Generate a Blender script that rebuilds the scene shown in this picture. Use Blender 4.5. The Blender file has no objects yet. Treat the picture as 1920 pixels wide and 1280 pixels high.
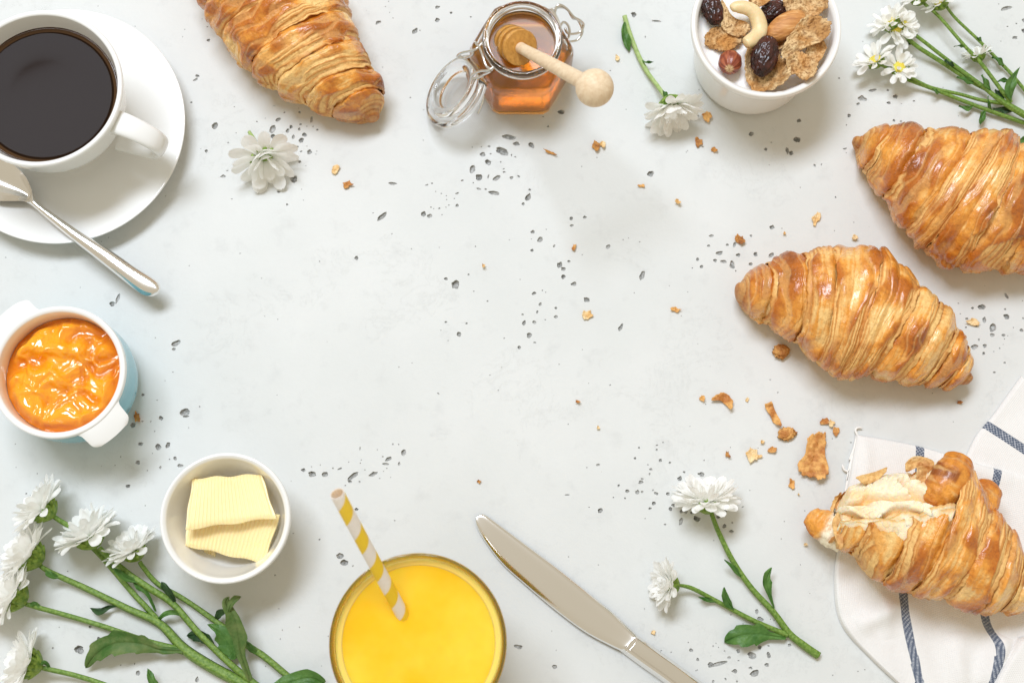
import bpy, math, random
import numpy as np
from mathutils import Vector, Matrix, geometry
rad = math.radians
PI = math.pi
random.seed(5)
RS = np.random.RandomState(11)
scene = bpy.context.scene
C = scene.collection

# ------------------------------------------------------------------ camera
F_PX, DIST = 2667.0, 0.87                     # 50 mm lens on a 1920 px wide frame
cam_d = bpy.data.cameras.new('camera'); cam = bpy.data.objects.new('camera', cam_d); C.objects.link(cam)
cam_d.lens = 50.0; cam_d.sensor_width = 36.0; cam_d.clip_start = 0.01; cam_d.clip_end = 20.0
down = Vector((-35.0, -510.0, -F_PX)).normalized()      # straight down, in camera axes
zw = -down
xw = (Vector((1, 0, 0)) - zw * zw.x).normalized()
yw = zw.cross(xw)
M3 = Matrix((xw, yw, zw))                                # camera axes -> world
CAM = -(M3 @ Vector((0, 0, -DIST)))
cam.matrix_world = Matrix.Translation(CAM) @ M3.to_4x4()
cam_d.dof.use_dof = True; cam_d.dof.focus_distance = 0.845; cam_d.dof.aperture_fstop = 9.0
scene.camera = cam

# ------------------------------------------------------------------ room light and window light
world = bpy.data.worlds.new('World'); scene.world = world; world.use_nodes = True
bg = world.node_tree.nodes['Background']
bg.inputs['Color'].default_value = (1.0, 0.895, 0.70, 1); bg.inputs['Strength'].default_value = 0.50
ld = bpy.data.lights.new('window_light', 'AREA'); ld.shape = 'RECTANGLE'; ld.size = 1.5; ld.size_y = 0.62
ld.energy = 64.0; ld.color = (0.86, 0.935, 1.06)
lamp = bpy.data.objects.new('window_light', ld); C.objects.link(lamp)
lz = Vector((-0.54, 1.14, 2.69)); lx = Vector((0.89, 0.45, 0.0)); lzn = lz.normalized()
lx = (lx - lzn * lx.dot(lzn)).normalized(); ly = lzn.cross(lx)
lamp.matrix_world = Matrix.Translation(lz) @ Matrix((lx, ly, lzn)).transposed().to_4x4()
scene.view_settings.view_transform = 'Standard'; scene.view_settings.look = 'None'
scene.view_settings.exposure = 0.30; scene.view_settings.gamma = 1.0
scene.view_settings.use_curve_mapping = False
scene.render.engine = 'CYCLES'
cy = scene.cycles
cy.use_denoising = True; cy.max_bounces = 14; cy.transmission_bounces = 14; cy.diffuse_bounces = 7
cy.glossy_bounces = 6; cy.caustics_refractive = True; cy.caustics_reflective = False
cy.sample_clamp_indirect = 6.0; cy.blur_glossy = 0.6

# ------------------------------------------------------------------ helpers
def P(px, py, z=0.0):
    d = M3 @ Vector(((px - 960.0) / F_PX, -(py - 640.0) / F_PX, -1.0))
    t = (z - CAM.z) / d.z
    return np.array((CAM.x + t * d.x, CAM.y + t * d.y, z))
def mpp(px, py, z=0.0):                                   # metres per photo pixel
    return float(np.linalg.norm(P(px + 1, py, z) - P(px, py, z)))

PERM = np.tile(RS.permutation(256), 3)
GRAD = RS.normal(size=(256, 3)); GRAD /= np.linalg.norm(GRAD, axis=1)[:, None]
def pn(p, seed=0):
    p = np.asarray(p, float) + seed * 17.31
    i = np.floor(p).astype(int); f = p - i; i &= 255
    u = f * f * f * (f * (f * 6 - 15) + 10)
    out = 0.0
    for dx in (0, 1):
        for dy in (0, 1):
            for dz in (0, 1):
                h = PERM[PERM[PERM[(i[..., 0] + dx) & 255] + ((i[..., 1] + dy) & 255)] + ((i[..., 2] + dz) & 255)]
                g = GRAD[h]
                d = g[..., 0] * (f[..., 0] - dx) + g[..., 1] * (f[..., 1] - dy) + g[..., 2] * (f[..., 2] - dz)
                w = (u[..., 0] if dx else 1 - u[..., 0]) * (u[..., 1] if dy else 1 - u[..., 1]) * (u[..., 2] if dz else 1 - u[..., 2])
                out = out + w * d
    return out * 1.5
def fbm(p, seed=0, octv=3, gain=0.5):
    p = np.asarray(p, float); a, s, t = 1.0, 0.0, 0.0
    for k in range(octv):
        s = s + a * pn(p * (2.0 ** k), seed + k * 3); t += a; a *= gain
    return s / t
def sstep(a, b, x):
    t = np.clip((x - a) / (b - a), 0, 1); return t * t * (3 - 2 * t)
def mixc(a, b, t):
    t = np.asarray(t)[..., None]; return np.asarray(a) * (1 - t) + np.asarray(b) * t
def catmull(pts, s):
    pts = np.asarray(pts, float); n = len(pts)
    s = np.clip(np.asarray(s, float), 0, n - 1 - 1e-6)
    i = np.floor(s).astype(int); f = (s - i)[..., None]
    g = lambda k: pts[np.clip(k, 0, n - 1)]
    p0, p1, p2, p3 = g(i - 1), g(i), g(i + 1), g(i + 2)
    return 0.5 * (2 * p1 + (p2 - p0) * f + (2 * p0 - 5 * p1 + 4 * p2 - p3) * f ** 2 + (3 * p1 - p0 - 3 * p2 + p3) * f ** 3)

ORG = {}
def tag(o, label=None, cat=None, group=None, kind=None):
    if label: o['label'] = label
    if cat: o['category'] = cat
    if group: o['group'] = group
    if kind: o['kind'] = kind
    return o
def thing(name, loc, label, cat, group=None):
    o = bpy.data.objects.new(name, None); C.objects.link(o); o.empty_display_size = 0.01
    o.location = Vector(loc); ORG[o.name] = np.array(loc, float)
    return tag(o, label, cat, group)
def mk(name, V, Fc, mat, parent=None, base=None, smooth=True, col=None, uv=None, sharp=None, gloss=None):
    V = np.asarray(V, float).reshape(-1, 3)
    org = ORG[parent.name] if parent is not None else (np.array(base, float) if base is not None else np.zeros(3))
    me = bpy.data.meshes.new(name); me.from_pydata((V - org).tolist(), [], Fc); me.validate(); me.update()
    for m in (mat if isinstance(mat, (list, tuple)) else [mat]): me.materials.append(m)
    if smooth: me.shade_smooth()
    if sharp: me.set_sharp_from_angle(angle=rad(sharp))
    if col is not None:
        a = me.color_attributes.new('Col', 'FLOAT_COLOR', 'POINT')
        c = np.ones((len(V), 4), np.float32); c[:, :3] = np.asarray(col).reshape(-1, 3)
        if gloss is not None: c[:, 3] = np.asarray(gloss).reshape(-1)
        a.data.foreach_set('color', c.ravel())
    if uv is not None:
        uv = np.asarray(uv, np.float32).reshape(-1, 2); l = me.uv_layers.new(name='UVMap')
        li = np.empty(len(me.loops), np.int32); me.loops.foreach_get('vertex_index', li)
        l.data.foreach_set('uv', uv[li].ravel())
    o = bpy.data.objects.new(name, me); C.objects.link(o)
    if parent is not None: o.parent = parent
    else: o.location = Vector(org)
    ORG[o.name] = org
    return o
def gfaces(nu, nv, wu=False, wv=False, flip=False):
    F = []
    for i in range(nu if wu else nu - 1):
        for j in range(nv if wv else nv - 1):
            a, b = i * nv + j, ((i + 1) % nu) * nv + j
            c, d = ((i + 1) % nu) * nv + (j + 1) % nv, i * nv + (j + 1) % nv
            F.append((a, d, c, b) if flip else (a, b, c, d))
    return F
def lathe(prof, n=96, ctr=(0, 0, 0), hexb=None, ax=None):
    """profile of (radius, height) turned about an axis; hexb morphs rows towards a hexagon"""
    prof = np.asarray(prof, float); ph = np.linspace(0, 2 * PI, n, endpoint=False)
    V = np.zeros((len(prof), n, 3))
    for k, (r, z) in enumerate(prof):
        rr = np.full(n, r)
        if hexb is not None and hexb[k] > 0:
            q = (ph % (PI / 3)) - PI / 6
            hx = np.minimum(r * math.cos(PI / 6) / np.cos(q), r * 0.965)
            rr = rr * (1 - hexb[k]) + hx * hexb[k]
        V[k, :, 0] = rr * np.cos(ph); V[k, :, 1] = rr * np.sin(ph); V[k, :, 2] = z
    if ax is not None:
        V = V @ np.array(ax).T
    return (V + np.asarray(ctr)).reshape(-1, 3), gfaces(len(prof), n, wv=True, flip=True)
def rprof(pts, r=0.001, seg=5):
    """round the corners of an open profile"""
    pts = [np.array(p, float) for p in pts]; out = [pts[0]]
    for a, b, c in zip(pts, pts[1:], pts[2:]):
        la, lc = np.linalg.norm(a - b), np.linalg.norm(c - b)
        d = min(r, la * 0.48, lc * 0.48)
        p, q = b + (a - b) / la * d, b + (c - b) / lc * d
        for t in np.linspace(0, 1, seg): out.append((1 - t) ** 2 * p + 2 * t * (1 - t) * b + t * t * q)
    out.append(pts[-1]); return out
def frames(ctr):
    ctr = np.asarray(ctr, float); t = np.gradient(ctr, axis=0); t /= np.linalg.norm(t, axis=1)[:, None] + 1e-12
    up = np.array((0, 0, 1.0)) if abs(t[0, 2]) < 0.9 else np.array((0, 1.0, 0))
    N = []; n = up - t[0] * up.dot(t[0]); n /= np.linalg.norm(n)
    for k in range(len(ctr)):
        n = n - t[k] * n.dot(t[k]); n /= np.linalg.norm(n); N.append(n.copy())
    N = np.array(N); return t, N, np.cross(t, N)
def tube(ctr, r, n=10, flat=1.0, caps=True, ridge=0, n0=None):
    """tube along points; r per point; flat scales the normal direction"""
    ctr = np.asarray(ctr, float); t, N, B = frames(ctr)
    if n0 is not None:
        N = np.array([np.asarray(n0) - tt * np.dot(n0, tt) for tt in t]); N /= np.linalg.norm(N, axis=1)[:, None]; B = np.cross(t, N)
    r = np.broadcast_to(np.asarray(r, float), (len(ctr),))
    if caps:
        ctr = np.vstack([ctr[:1], ctr, ctr[-1:]]); N = np.vstack([N[:1], N, N[-1:]]); B = np.vstack([B[:1], B, B[-1:]])
        r = np.concatenate([[1e-5], r, [1e-5]])
    ph = np.linspace(0, 2 * PI, n, endpoint=False)
    k = 1 + ridge * np.cos(ph * 5)
    V = ctr[:, None] + (r[:, None] * np.cos(ph) * k)[..., None] * B[:, None] + (r[:, None] * np.sin(ph) * k * flat)[..., None] * N[:, None]
    return V.reshape(-1, 3), gfaces(len(ctr), n, wv=True)
def spline(pts, n):
    pts = np.asarray(pts, float); return catmull(pts, np.linspace(0, len(pts) - 1, n))
def join(parts):
    V, Fc, o = [], [], 0
    for v, f in parts:
        V.append(np.asarray(v)); Fc += [tuple(i + o for i in q) for q in f]; o += len(v)
    return np.vstack(V), Fc

# ------------------------------------------------------------------ materials
class NT:
    def __init__(s, name):
        s.m = bpy.data.materials.new(name); s.m.use_nodes = True; s.t = s.m.node_tree
        s.b = s.t.nodes['Principled BSDF']; s.out = s.t.nodes['Material Output']
    def n(s, typ, **kw):
        x = s.t.nodes.new(typ)
        for k, v in kw.items():
            if k in x.inputs: x.inputs[k].default_value = v
            else: setattr(x, k, v)
        return x
    def l(s, a, b): s.t.links.new(a, b)
    def set(s, **kw):
        for k, v in kw.items():
            k = k.replace('_', ' ')
            s.b.inputs[k].default_value = v if not (isinstance(v, tuple) and len(v) == 3 and k in ('Base Color', 'Coat Tint', 'Specular Tint', 'Sheen Tint', 'Emission Color')) else (*v, 1)
        return s
    def coord(s, which='Object'):
        if not hasattr(s, 'tc'): s.tc = s.n('ShaderNodeTexCoord')
        return s.tc.outputs[which]
    def noise(s, scale, detail=3.0, rough=0.55, vec=None, dist=0.0):
        x = s.n('ShaderNodeTexNoise', Scale=scale, Detail=detail, Roughness=rough, Distortion=dist)
        s.l(vec if vec is not None else s.coord(), x.inputs['Vector']); return x.outputs['Fac']
    def ramp(s, fac, stops):
        x = s.n('ShaderNodeValToRGB'); e = x.color_ramp.elements
        while len(e) < len(stops): e.new(0.5)
        for q, (p, c) in zip(e, stops): q.position = p; q.color = (*c, 1) if len(c) == 3 else c
        s.l(fac, x.inputs['Fac']); return x.outputs['Color']
    def mix(s, a, b, fac, blend='MIX'):
        x = s.n('ShaderNodeMix', data_type='RGBA', blend_type=blend)
        for v, k in ((a, 6), (b, 7), (fac, 0)):
            if hasattr(v, 'links') or hasattr(v, 'is_linked'): s.l(v, x.inputs[k])
            else: x.inputs[k].default_value = (*v, 1) if isinstance(v, tuple) and len(v) == 3 else v
        return x.outputs[2]
    def math(s, op, a, b=None, c=None):
        x = s.n('ShaderNodeMath', operation=op)
        for k, v in enumerate((a, b, c)):
            if v is None: continue
            if hasattr(v, 'is_linked'): s.l(v, x.inputs[k])
            else: x.inputs[k].default_value = v
        return x.outputs[0]
    def bump(s, h, dist=0.0005, strength=1.0, prev=None):
        x = s.n('ShaderNodeBump', Distance=dist, Strength=strength); s.l(h, x.inputs['Height'])
        if prev is not None: s.l(prev, x.inputs['Normal'])
        s.l(x.outputs['Normal'], s.b.inputs['Normal']); return x.outputs['Normal']
def plain(name, c, rough, c2=None, vs=60.0, bs=None, bd=0.0003, **kw):
    m = NT(name); m.set(Base_Color=c, Roughness=rough, **kw)
    if c2: m.l(m.mix(c, c2, m.ramp(m.noise(vs), [(0.35, (0, 0, 0)), (0.65, (1, 1, 1))])), m.b.inputs['Base Color'])
    if bs: m.bump(m.noise(bs, 4.0), bd)
    return m
MAT = {}
# pale concrete tabletop: faint mottling, hair cracks, pin holes
m = NT('pale_concrete'); m.set(Roughness=0.62, Specular_IOR_Level=0.3)
n1 = m.noise(9, 5, 0.6); n2 = m.noise(60, 5, 0.65); n3 = m.noise(420, 3, 0.6)
c = m.mix((0.640, 0.657, 0.642), (0.688, 0.701, 0.687), m.ramp(n1, [(0.35, (0, 0, 0)), (0.65, (1, 1, 1))]))
c = m.mix(c, (0.55, 0.56, 0.55), m.ramp(n2, [(0.56, (0, 0, 0)), (0.78, (0.55, 0.55, 0.55))]))
vo = m.n('ShaderNodeTexVoronoi', Scale=150.0, feature='F1'); m.l(m.coord(), vo.inputs['Vector'])
dots = m.math('MULTIPLY', m.math('LESS_THAN', vo.outputs['Distance'], 0.06), m.math('GREATER_THAN', m.noise(33, 2), 0.56))
c = m.mix(c, (0.22, 0.22, 0.2), m.math('MULTIPLY', dots, 0.75))
wv = m.n('ShaderNodeTexNoise', Scale=45.0, Detail=6.0, Roughness=0.7, Distortion=1.6); m.l(m.coord(), wv.inputs['Vector'])
crk = m.math('LESS_THAN', m.math('ABSOLUTE', m.math('SUBTRACT', wv.outputs['Fac'], 0.5)), 0.006)
crk = m.math('MULTIPLY', crk, m.math('GREATER_THAN', m.noise(14, 3), 0.56))
c = m.mix(c, (0.4, 0.41, 0.39), m.math('MULTIPLY', crk, 0.09))
m.l(c, m.b.inputs['Base Color'])
h = m.math('ADD', m.math('MULTIPLY', n2, 0.5), m.math('MULTIPLY', n3, 0.25))
h = m.math('SUBTRACT', h, m.math('MULTIPLY', crk, 0.08)); h = m.math('SUBTRACT', h, m.math('MULTIPLY', dots, 0.8))
m.bump(h, 0.0006, 0.55); MAT['concrete'] = m.m
m = NT('pit_concrete'); m.set(Roughness=0.9, Specular_IOR_Level=0.1)
m.l(m.ramp(m.noise(330, 4, 0.7), [(0.3, (0.25, 0.25, 0.235)), (0.5, (0.42, 0.42, 0.40)), (0.70, (0.62, 0.62, 0.60))]), m.b.inputs['Base Color'])
m.bump(m.noise(900, 3), 0.0006); MAT['pit'] = m.m
# glazed china
m = plain('white_china', (0.83, 0.835, 0.82), 0.09); m.set(Coat_Weight=0.3, Coat_Roughness=0.03); MAT['china'] = m.m
m = plain('cream_china', (0.86, 0.85, 0.82), 0.16); m.bump(m.noise(25, 2), 0.0004, 0.4); MAT['china2'] = m.m
m = plain('blue_glaze', (0.16, 0.45, 0.56), 0.15, c2=(0.21, 0.52, 0.62), vs=40); m.set(Coat_Weight=0.3); MAT['blue'] = m.m
# coffee
m = NT('black_coffee'); m.set(Base_Color=(0.016, 0.008, 0.004), Roughness=0.06, IOR=1.33, Specular_IOR_Level=0.045); MAT['coffee'] = m.m
m = NT('coffee_edge'); m.set(Base_Color=(0.06, 0.028, 0.01), Roughness=0.05, IOR=1.34); MAT['coffee_edge'] = m.m
# metals
m = NT('polished_steel'); m.set(Base_Color=(0.86, 0.84, 0.81), Metallic=1.0, Roughness=0.14)
sc_ = m.n('ShaderNodeMapping'); sc_.inputs['Scale'].default_value = (40, 900, 40); m.l(m.coord(), sc_.inputs['Vector'])
MAT['steel'] = m.m
m = NT('wire_steel'); m.set(Base_Color=(0.74, 0.73, 0.70), Metallic=1.0, Roughness=0.22); MAT['wire'] = m.m
# glass and liquids
m = NT('clear_glass'); m.set(Base_Color=(0.998, 1.0, 0.998), Roughness=0.0, IOR=1.46, Transmission_Weight=1.0); MAT['glass'] = m.m
m = NT('tumbler_glass'); m.set(Base_Color=(0.99, 0.995, 0.985), Roughness=0.0, IOR=1.5, Transmission_Weight=1.0); MAT['glass2'] = m.m
m = NT('amber_honey'); m.set(Base_Color=(1.0, 0.60, 0.08), Roughness=0.22, IOR=1.33, Transmission_Weight=0.94)
va = m.n('ShaderNodeVolumeAbsorption', Color=(1.0, 0.42, 0.01, 1), Density=13.0); m.l(va.outputs[0], m.out.inputs['Volume']); MAT['honey'] = m.m
m = NT('orange_juice'); m.set(Base_Color=(1.0, 0.64, 0.03), Roughness=0.12, Subsurface_Weight=0.9, Subsurface_Radius=(1.0, 0.55, 0.06), Subsurface_Scale=0.012, IOR=1.34)
m.l(m.ramp(m.noise(28, 3, 0.6), [(0.35, (1.0, 0.55, 0.016)), (0.65, (1.0, 0.66, 0.06))]), m.b.inputs['Base Color']); MAT['juice'] = m.m
m = NT('juice_rim'); m.set(Base_Color=(1.0, 0.70, 0.16), Roughness=0.15, Subsurface_Weight=0.6, Subsurface_Radius=(1, 0.7, 0.2), Subsurface_Scale=0.004); MAT['juice_rim'] = m.m
m = NT('juice_line'); m.set(Base_Color=(0.62, 0.40, 0.10), Roughness=0.3); MAT['juice_line'] = m.m
m = NT('apricot_jam'); m.set(Roughness=0.08, Subsurface_Weight=0.35, Subsurface_Radius=(1.0, 0.4, 0.05), Subsurface_Scale=0.003, Coat_Weight=0.8, Coat_Roughness=0.03)
at = m.n('ShaderNodeVertexColor', layer_name='Col'); m.l(at.outputs['Color'], m.b.inputs['Base Color'])
m.bump(m.noise(210, 3, 0.5), 0.0007, 0.8); MAT['jam'] = m.m
m = NT('white_yogurt'); m.set(Base_Color=(0.88, 0.865, 0.83), Roughness=0.25, Subsurface_Weight=0.5, Subsurface_Radius=(1, 0.9, 0.7), Subsurface_Scale=0.003)
m.bump(m.noise(60, 2), 0.0008, 0.5); MAT['yogurt'] = m.m
m = NT('butter'); m.set(Base_Color=(0.94, 0.77, 0.41), Roughness=0.38, Subsurface_Weight=0.35, Subsurface_Radius=(1, 0.8, 0.3), Subsurface_Scale=0.003)
m.bump(m.noise(260, 3), 0.0003, 0.6); MAT['butter'] = m.m
# pastry: colour and gloss come with the mesh
def pastry(name, bumpd, rough0, rough1, sss=0.0, tint=0.75, coat=0.0):
    m = NT(name)
    at = m.n('ShaderNodeVertexColor', layer_name='Col')
    n = m.noise(520, 4, 0.7)
    f = m.ramp(n, [(0.3, (0.66, 0.58, 0.5)), (0.5, (1, 1, 1)), (0.72, (1.14, 1.18, 1.24))])
    m.l(m.mix(at.outputs['Color'], f, tint, 'MULTIPLY'), m.b.inputs['Base Color'])
    mr = m.n('ShaderNodeMapRange'); m.l(at.outputs['Alpha'], mr.inputs['Value'])
    mr.inputs['To Min'].default_value = rough0; mr.inputs['To Max'].default_value = rough1; m.l(mr.outputs[0], m.b.inputs['Roughness'])
    if coat: m.l(m.math('MULTIPLY', at.outputs['Alpha'], coat), m.b.inputs['Coat Weight']); m.set(Coat_Roughness=0.16)
    m.set(Subsurface_Weight=sss, Subsurface_Radius=(1, 0.5, 0.2), Subsurface_Scale=0.003, Specular_IOR_Level=0.45)
    h = m.math('ADD', m.noise(240, 4, 0.65), m.math('MULTIPLY', m.noise(900, 2), 0.4))
    m.bump(h, bumpd, 0.9); return m.m
MAT['crust'] = pastry('baked_crust', 0.0009, 0.72, 0.18, coat=0.55)
MAT['crumb'] = pastry('white_crumb', 0.0010, 0.9, 0.6, 0.5, 0.25)
MAT['flake'] = pastry('bran_flake', 0.0022, 0.85, 0.6)
MAT['flake_crumb'] = pastry('pastry_flake', 0.0010, 0.8, 0.5)
# nuts and fruit
MAT['cashew'] = plain('cashew', (0.74, 0.55, 0.28), 0.42, c2=(0.82, 0.66, 0.38), vs=90, bs=300, bd=0.0003, Subsurface_Weight=0.15, Subsurface_Scale=0.003).m
m = NT('almond_skin'); mp = m.n('ShaderNodeMapping'); mp.inputs['Scale'].default_value = (60, 420, 420); m.l(m.coord(), mp.inputs['Vector'])
nn = m.noise(1.0, 4, 0.6, vec=mp.outputs['Vector'])
m.l(m.ramp(nn, [(0.3, (0.36, 0.13, 0.03)), (0.55, (0.62, 0.28, 0.08)), (0.75, (0.8, 0.5, 0.22))]), m.b.inputs['Base Color'])
m.set(Roughness=0.55); m.bump(nn, 0.0006); MAT['almond'] = m.m
m = NT('hazelnut_skin'); at = m.n('ShaderNodeVertexColor', layer_name='Col'); m.l(at.outputs['Color'], m.b.inputs['Base Color'])
m.set(Roughness=0.33); m.bump(m.noise(400, 3), 0.0003); MAT['hazelnut'] = m.m
m = NT('raisin_skin'); m.l(m.ramp(m.noise(150, 3), [(0.35, (0.014, 0.006, 0.006)), (0.7, (0.09, 0.022, 0.014))]), m.b.inputs['Base Color'])
m.set(Roughness=0.27, Subsurface_Weight=0.1, Subsurface_Scale=0.002); m.bump(m.noise(350, 3), 0.0004); MAT['raisin'] = m.m
# plants
def green(name, a, b, vs=200, rough=0.5, bd=0.0004):
    m = NT(name); m.l(m.ramp(m.noise(vs, 4, 0.6), [(0.35, a), (0.68, b)]), m.b.inputs['Base Color'])
    m.set(Roughness=rough, Specular_IOR_Level=0.4); m.bump(m.noise(600, 3), bd)
    tr = m.n('ShaderNodeBsdfTranslucent', Color=(b[0] * 1.2, b[1] * 1.2, b[2], 1)); ms = m.n('ShaderNodeMixShader', Fac=0.18)
    m.l(m.b.outputs[0], ms.inputs[1]); m.l(tr.outputs[0], ms.inputs[2]); m.l(ms.outputs[0], m.out.inputs['Surface']); return m.m
MAT['stem'] = green('stem_green', (0.105, 0.22, 0.024), (0.29, 0.43, 0.095), 700)
MAT['stem_pale'] = green('pale_stem_green', (0.36, 0.5, 0.16), (0.55, 0.68, 0.3), 260)
MAT['leaf'] = green('leaf_green', (0.055, 0.16, 0.026), (0.13, 0.27, 0.06), 160, 0.42)
MAT['leaf_dark'] = green('dark_leaf_green', (0.022, 0.06, 0.018), (0.045, 0.105, 0.03), 160, 0.55)
MAT['leaf_dry'] = green('dry_leaf_green', (0.06, 0.15, 0.026), (0.19, 0.25, 0.08), 110, 0.6)
MAT['calyx'] = green('calyx_green', (0.10, 0.21, 0.02), (0.36, 0.5, 0.09), 380)
m = NT('white_petal'); m.set(Base_Color=(0.975, 0.97, 0.955), Roughness=0.5, Specular_IOR_Level=0.25)
tr = m.n('ShaderNodeBsdfTranslucent', Color=(0.97, 0.97, 0.94, 1)); ms = m.n('ShaderNodeMixShader', Fac=0.45)
m.l(m.b.outputs[0], ms.inputs[1]); m.l(tr.outputs[0], ms.inputs[2]); m.l(ms.outputs[0], m.out.inputs['Surface']); MAT['petal'] = m.m
MAT['disc'] = plain('yellow_disc', (0.8, 0.55, 0.04), 0.7, c2=(0.7, 0.7, 0.12), vs=500, bs=900, bd=0.001).m
# dipper wood
def wood(name, a, b, rough=0.55):
    m = NT(name); mp = m.n('ShaderNodeMapping'); mp.inputs['Scale'].default_value = (500, 500, 60); m.l(m.coord('Object'), mp.inputs['Vector'])
    m.l(m.ramp(m.noise(1.0, 3, 0.6, vec=mp.outputs['Vector']), [(0.3, a), (0.7, b)]), m.b.inputs['Base Color'])
    m.set(Roughness=rough); m.bump(m.noise(700, 3), 0.0002); return m.m
MAT['wood'] = wood('beech_wood', (0.70, 0.52, 0.33), (0.82, 0.67, 0.47))
MAT['wood_wet'] = wood('honeyed_beech', (0.50, 0.22, 0.04), (0.70, 0.36, 0.08), 0.22)
# straw: paper with a yellow helix
m = NT('striped_paper'); sp = m.n('ShaderNodeSeparateXYZ'); m.l(m.coord('UV'), sp.inputs[0])
fr = m.math('FRACT', m.math('ADD', sp.outputs['X'], m.math('MULTIPLY', sp.outputs['Y'], 1.0)))
m.l(m.mix((0.92, 0.88, 0.83), (0.95, 0.66, 0.015), m.math('GREATER_THAN', fr, 0.5)), m.b.inputs['Base Color'])
m.set(Roughness=0.6); m.bump(m.noise(500, 3), 0.0002); MAT['straw'] = m.m; tr = m.n('ShaderNodeBsdfTranslucent', Color=(0.95, 0.9, 0.84, 1)); ms = m.n('ShaderNodeMixShader', Fac=0.16)
m.l(m.b.outputs[0], ms.inputs[1]); m.l(tr.outputs[0], ms.inputs[2]); m.l(ms.outputs[0], m.out.inputs['Surface'])
m = plain('paper_inside', (0.98, 0.955, 0.93), 0.7); tr = m.n('ShaderNodeBsdfTranslucent', Color=(0.95, 0.88, 0.8, 1)); ms = m.n('ShaderNodeMixShader', Fac=0.5)
m.l(m.b.outputs[0], ms.inputs[1]); m.l(tr.outputs[0], ms.inputs[2]); m.l(ms.outputs[0], m.out.inputs['Surface']); MAT['straw_in'] = m.m
# napkin: white weave with dark blue woven stripes (UV in metres, stripe mask in vertex colour)
m = NT('striped_linen'); at = m.n('ShaderNodeVertexColor', layer_name='Col')
sp = m.n('ShaderNodeSeparateXYZ'); m.l(m.coord('UV'), sp.inputs[0])
ck = m.n('ShaderNodeTexChecker', Scale=950.0, Color1=(1, 1, 1, 1), Color2=(0, 0, 0, 1)); m.l(m.coord('UV'), ck.inputs['Vector'])
sepc = m.n('ShaderNodeSeparateColor'); m.l(at.outputs['Color'], sepc.inputs[0])
stripe = m.math('GREATER_THAN', sepc.outputs[0], 0.5)
blue = m.mix((0.085, 0.11, 0.165), (0.45, 0.48, 0.53), m.math('MULTIPLY', ck.outputs['Fac'], m.ramp(m.noise(700, 2), [(0.35, (0.2,) * 3), (0.6, (1,) * 3)])))
base = m.mix((0.84, 0.835, 0.82), (0.78, 0.772, 0.752), m.noise(300, 3))
m.l(m.mix(base, blue, stripe), m.b.inputs['Base Color'])
wx = m.math('SINE', m.math('MULTIPLY', sp.outputs['X'], 2 * PI * 900)); wy = m.math('SINE', m.math('MULTIPLY', sp.outputs['Y'], 2 * PI * 900))
m.bump(m.math('ADD', m.math('MULTIPLY', wx, 0.5), m.math('ADD', m.math('MULTIPLY', wy, 0.5), m.math('MULTIPLY', m.noise(350, 3), 1.6))), 0.0002, 0.45)
m.set(Roughness=0.9, Specular_IOR_Level=0.15, Sheen_Weight=0.1); MAT['linen'] = m.m
MAT['thread'] = plain('white_thread', (0.85, 0.84, 0.81), 0.9).m
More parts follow.
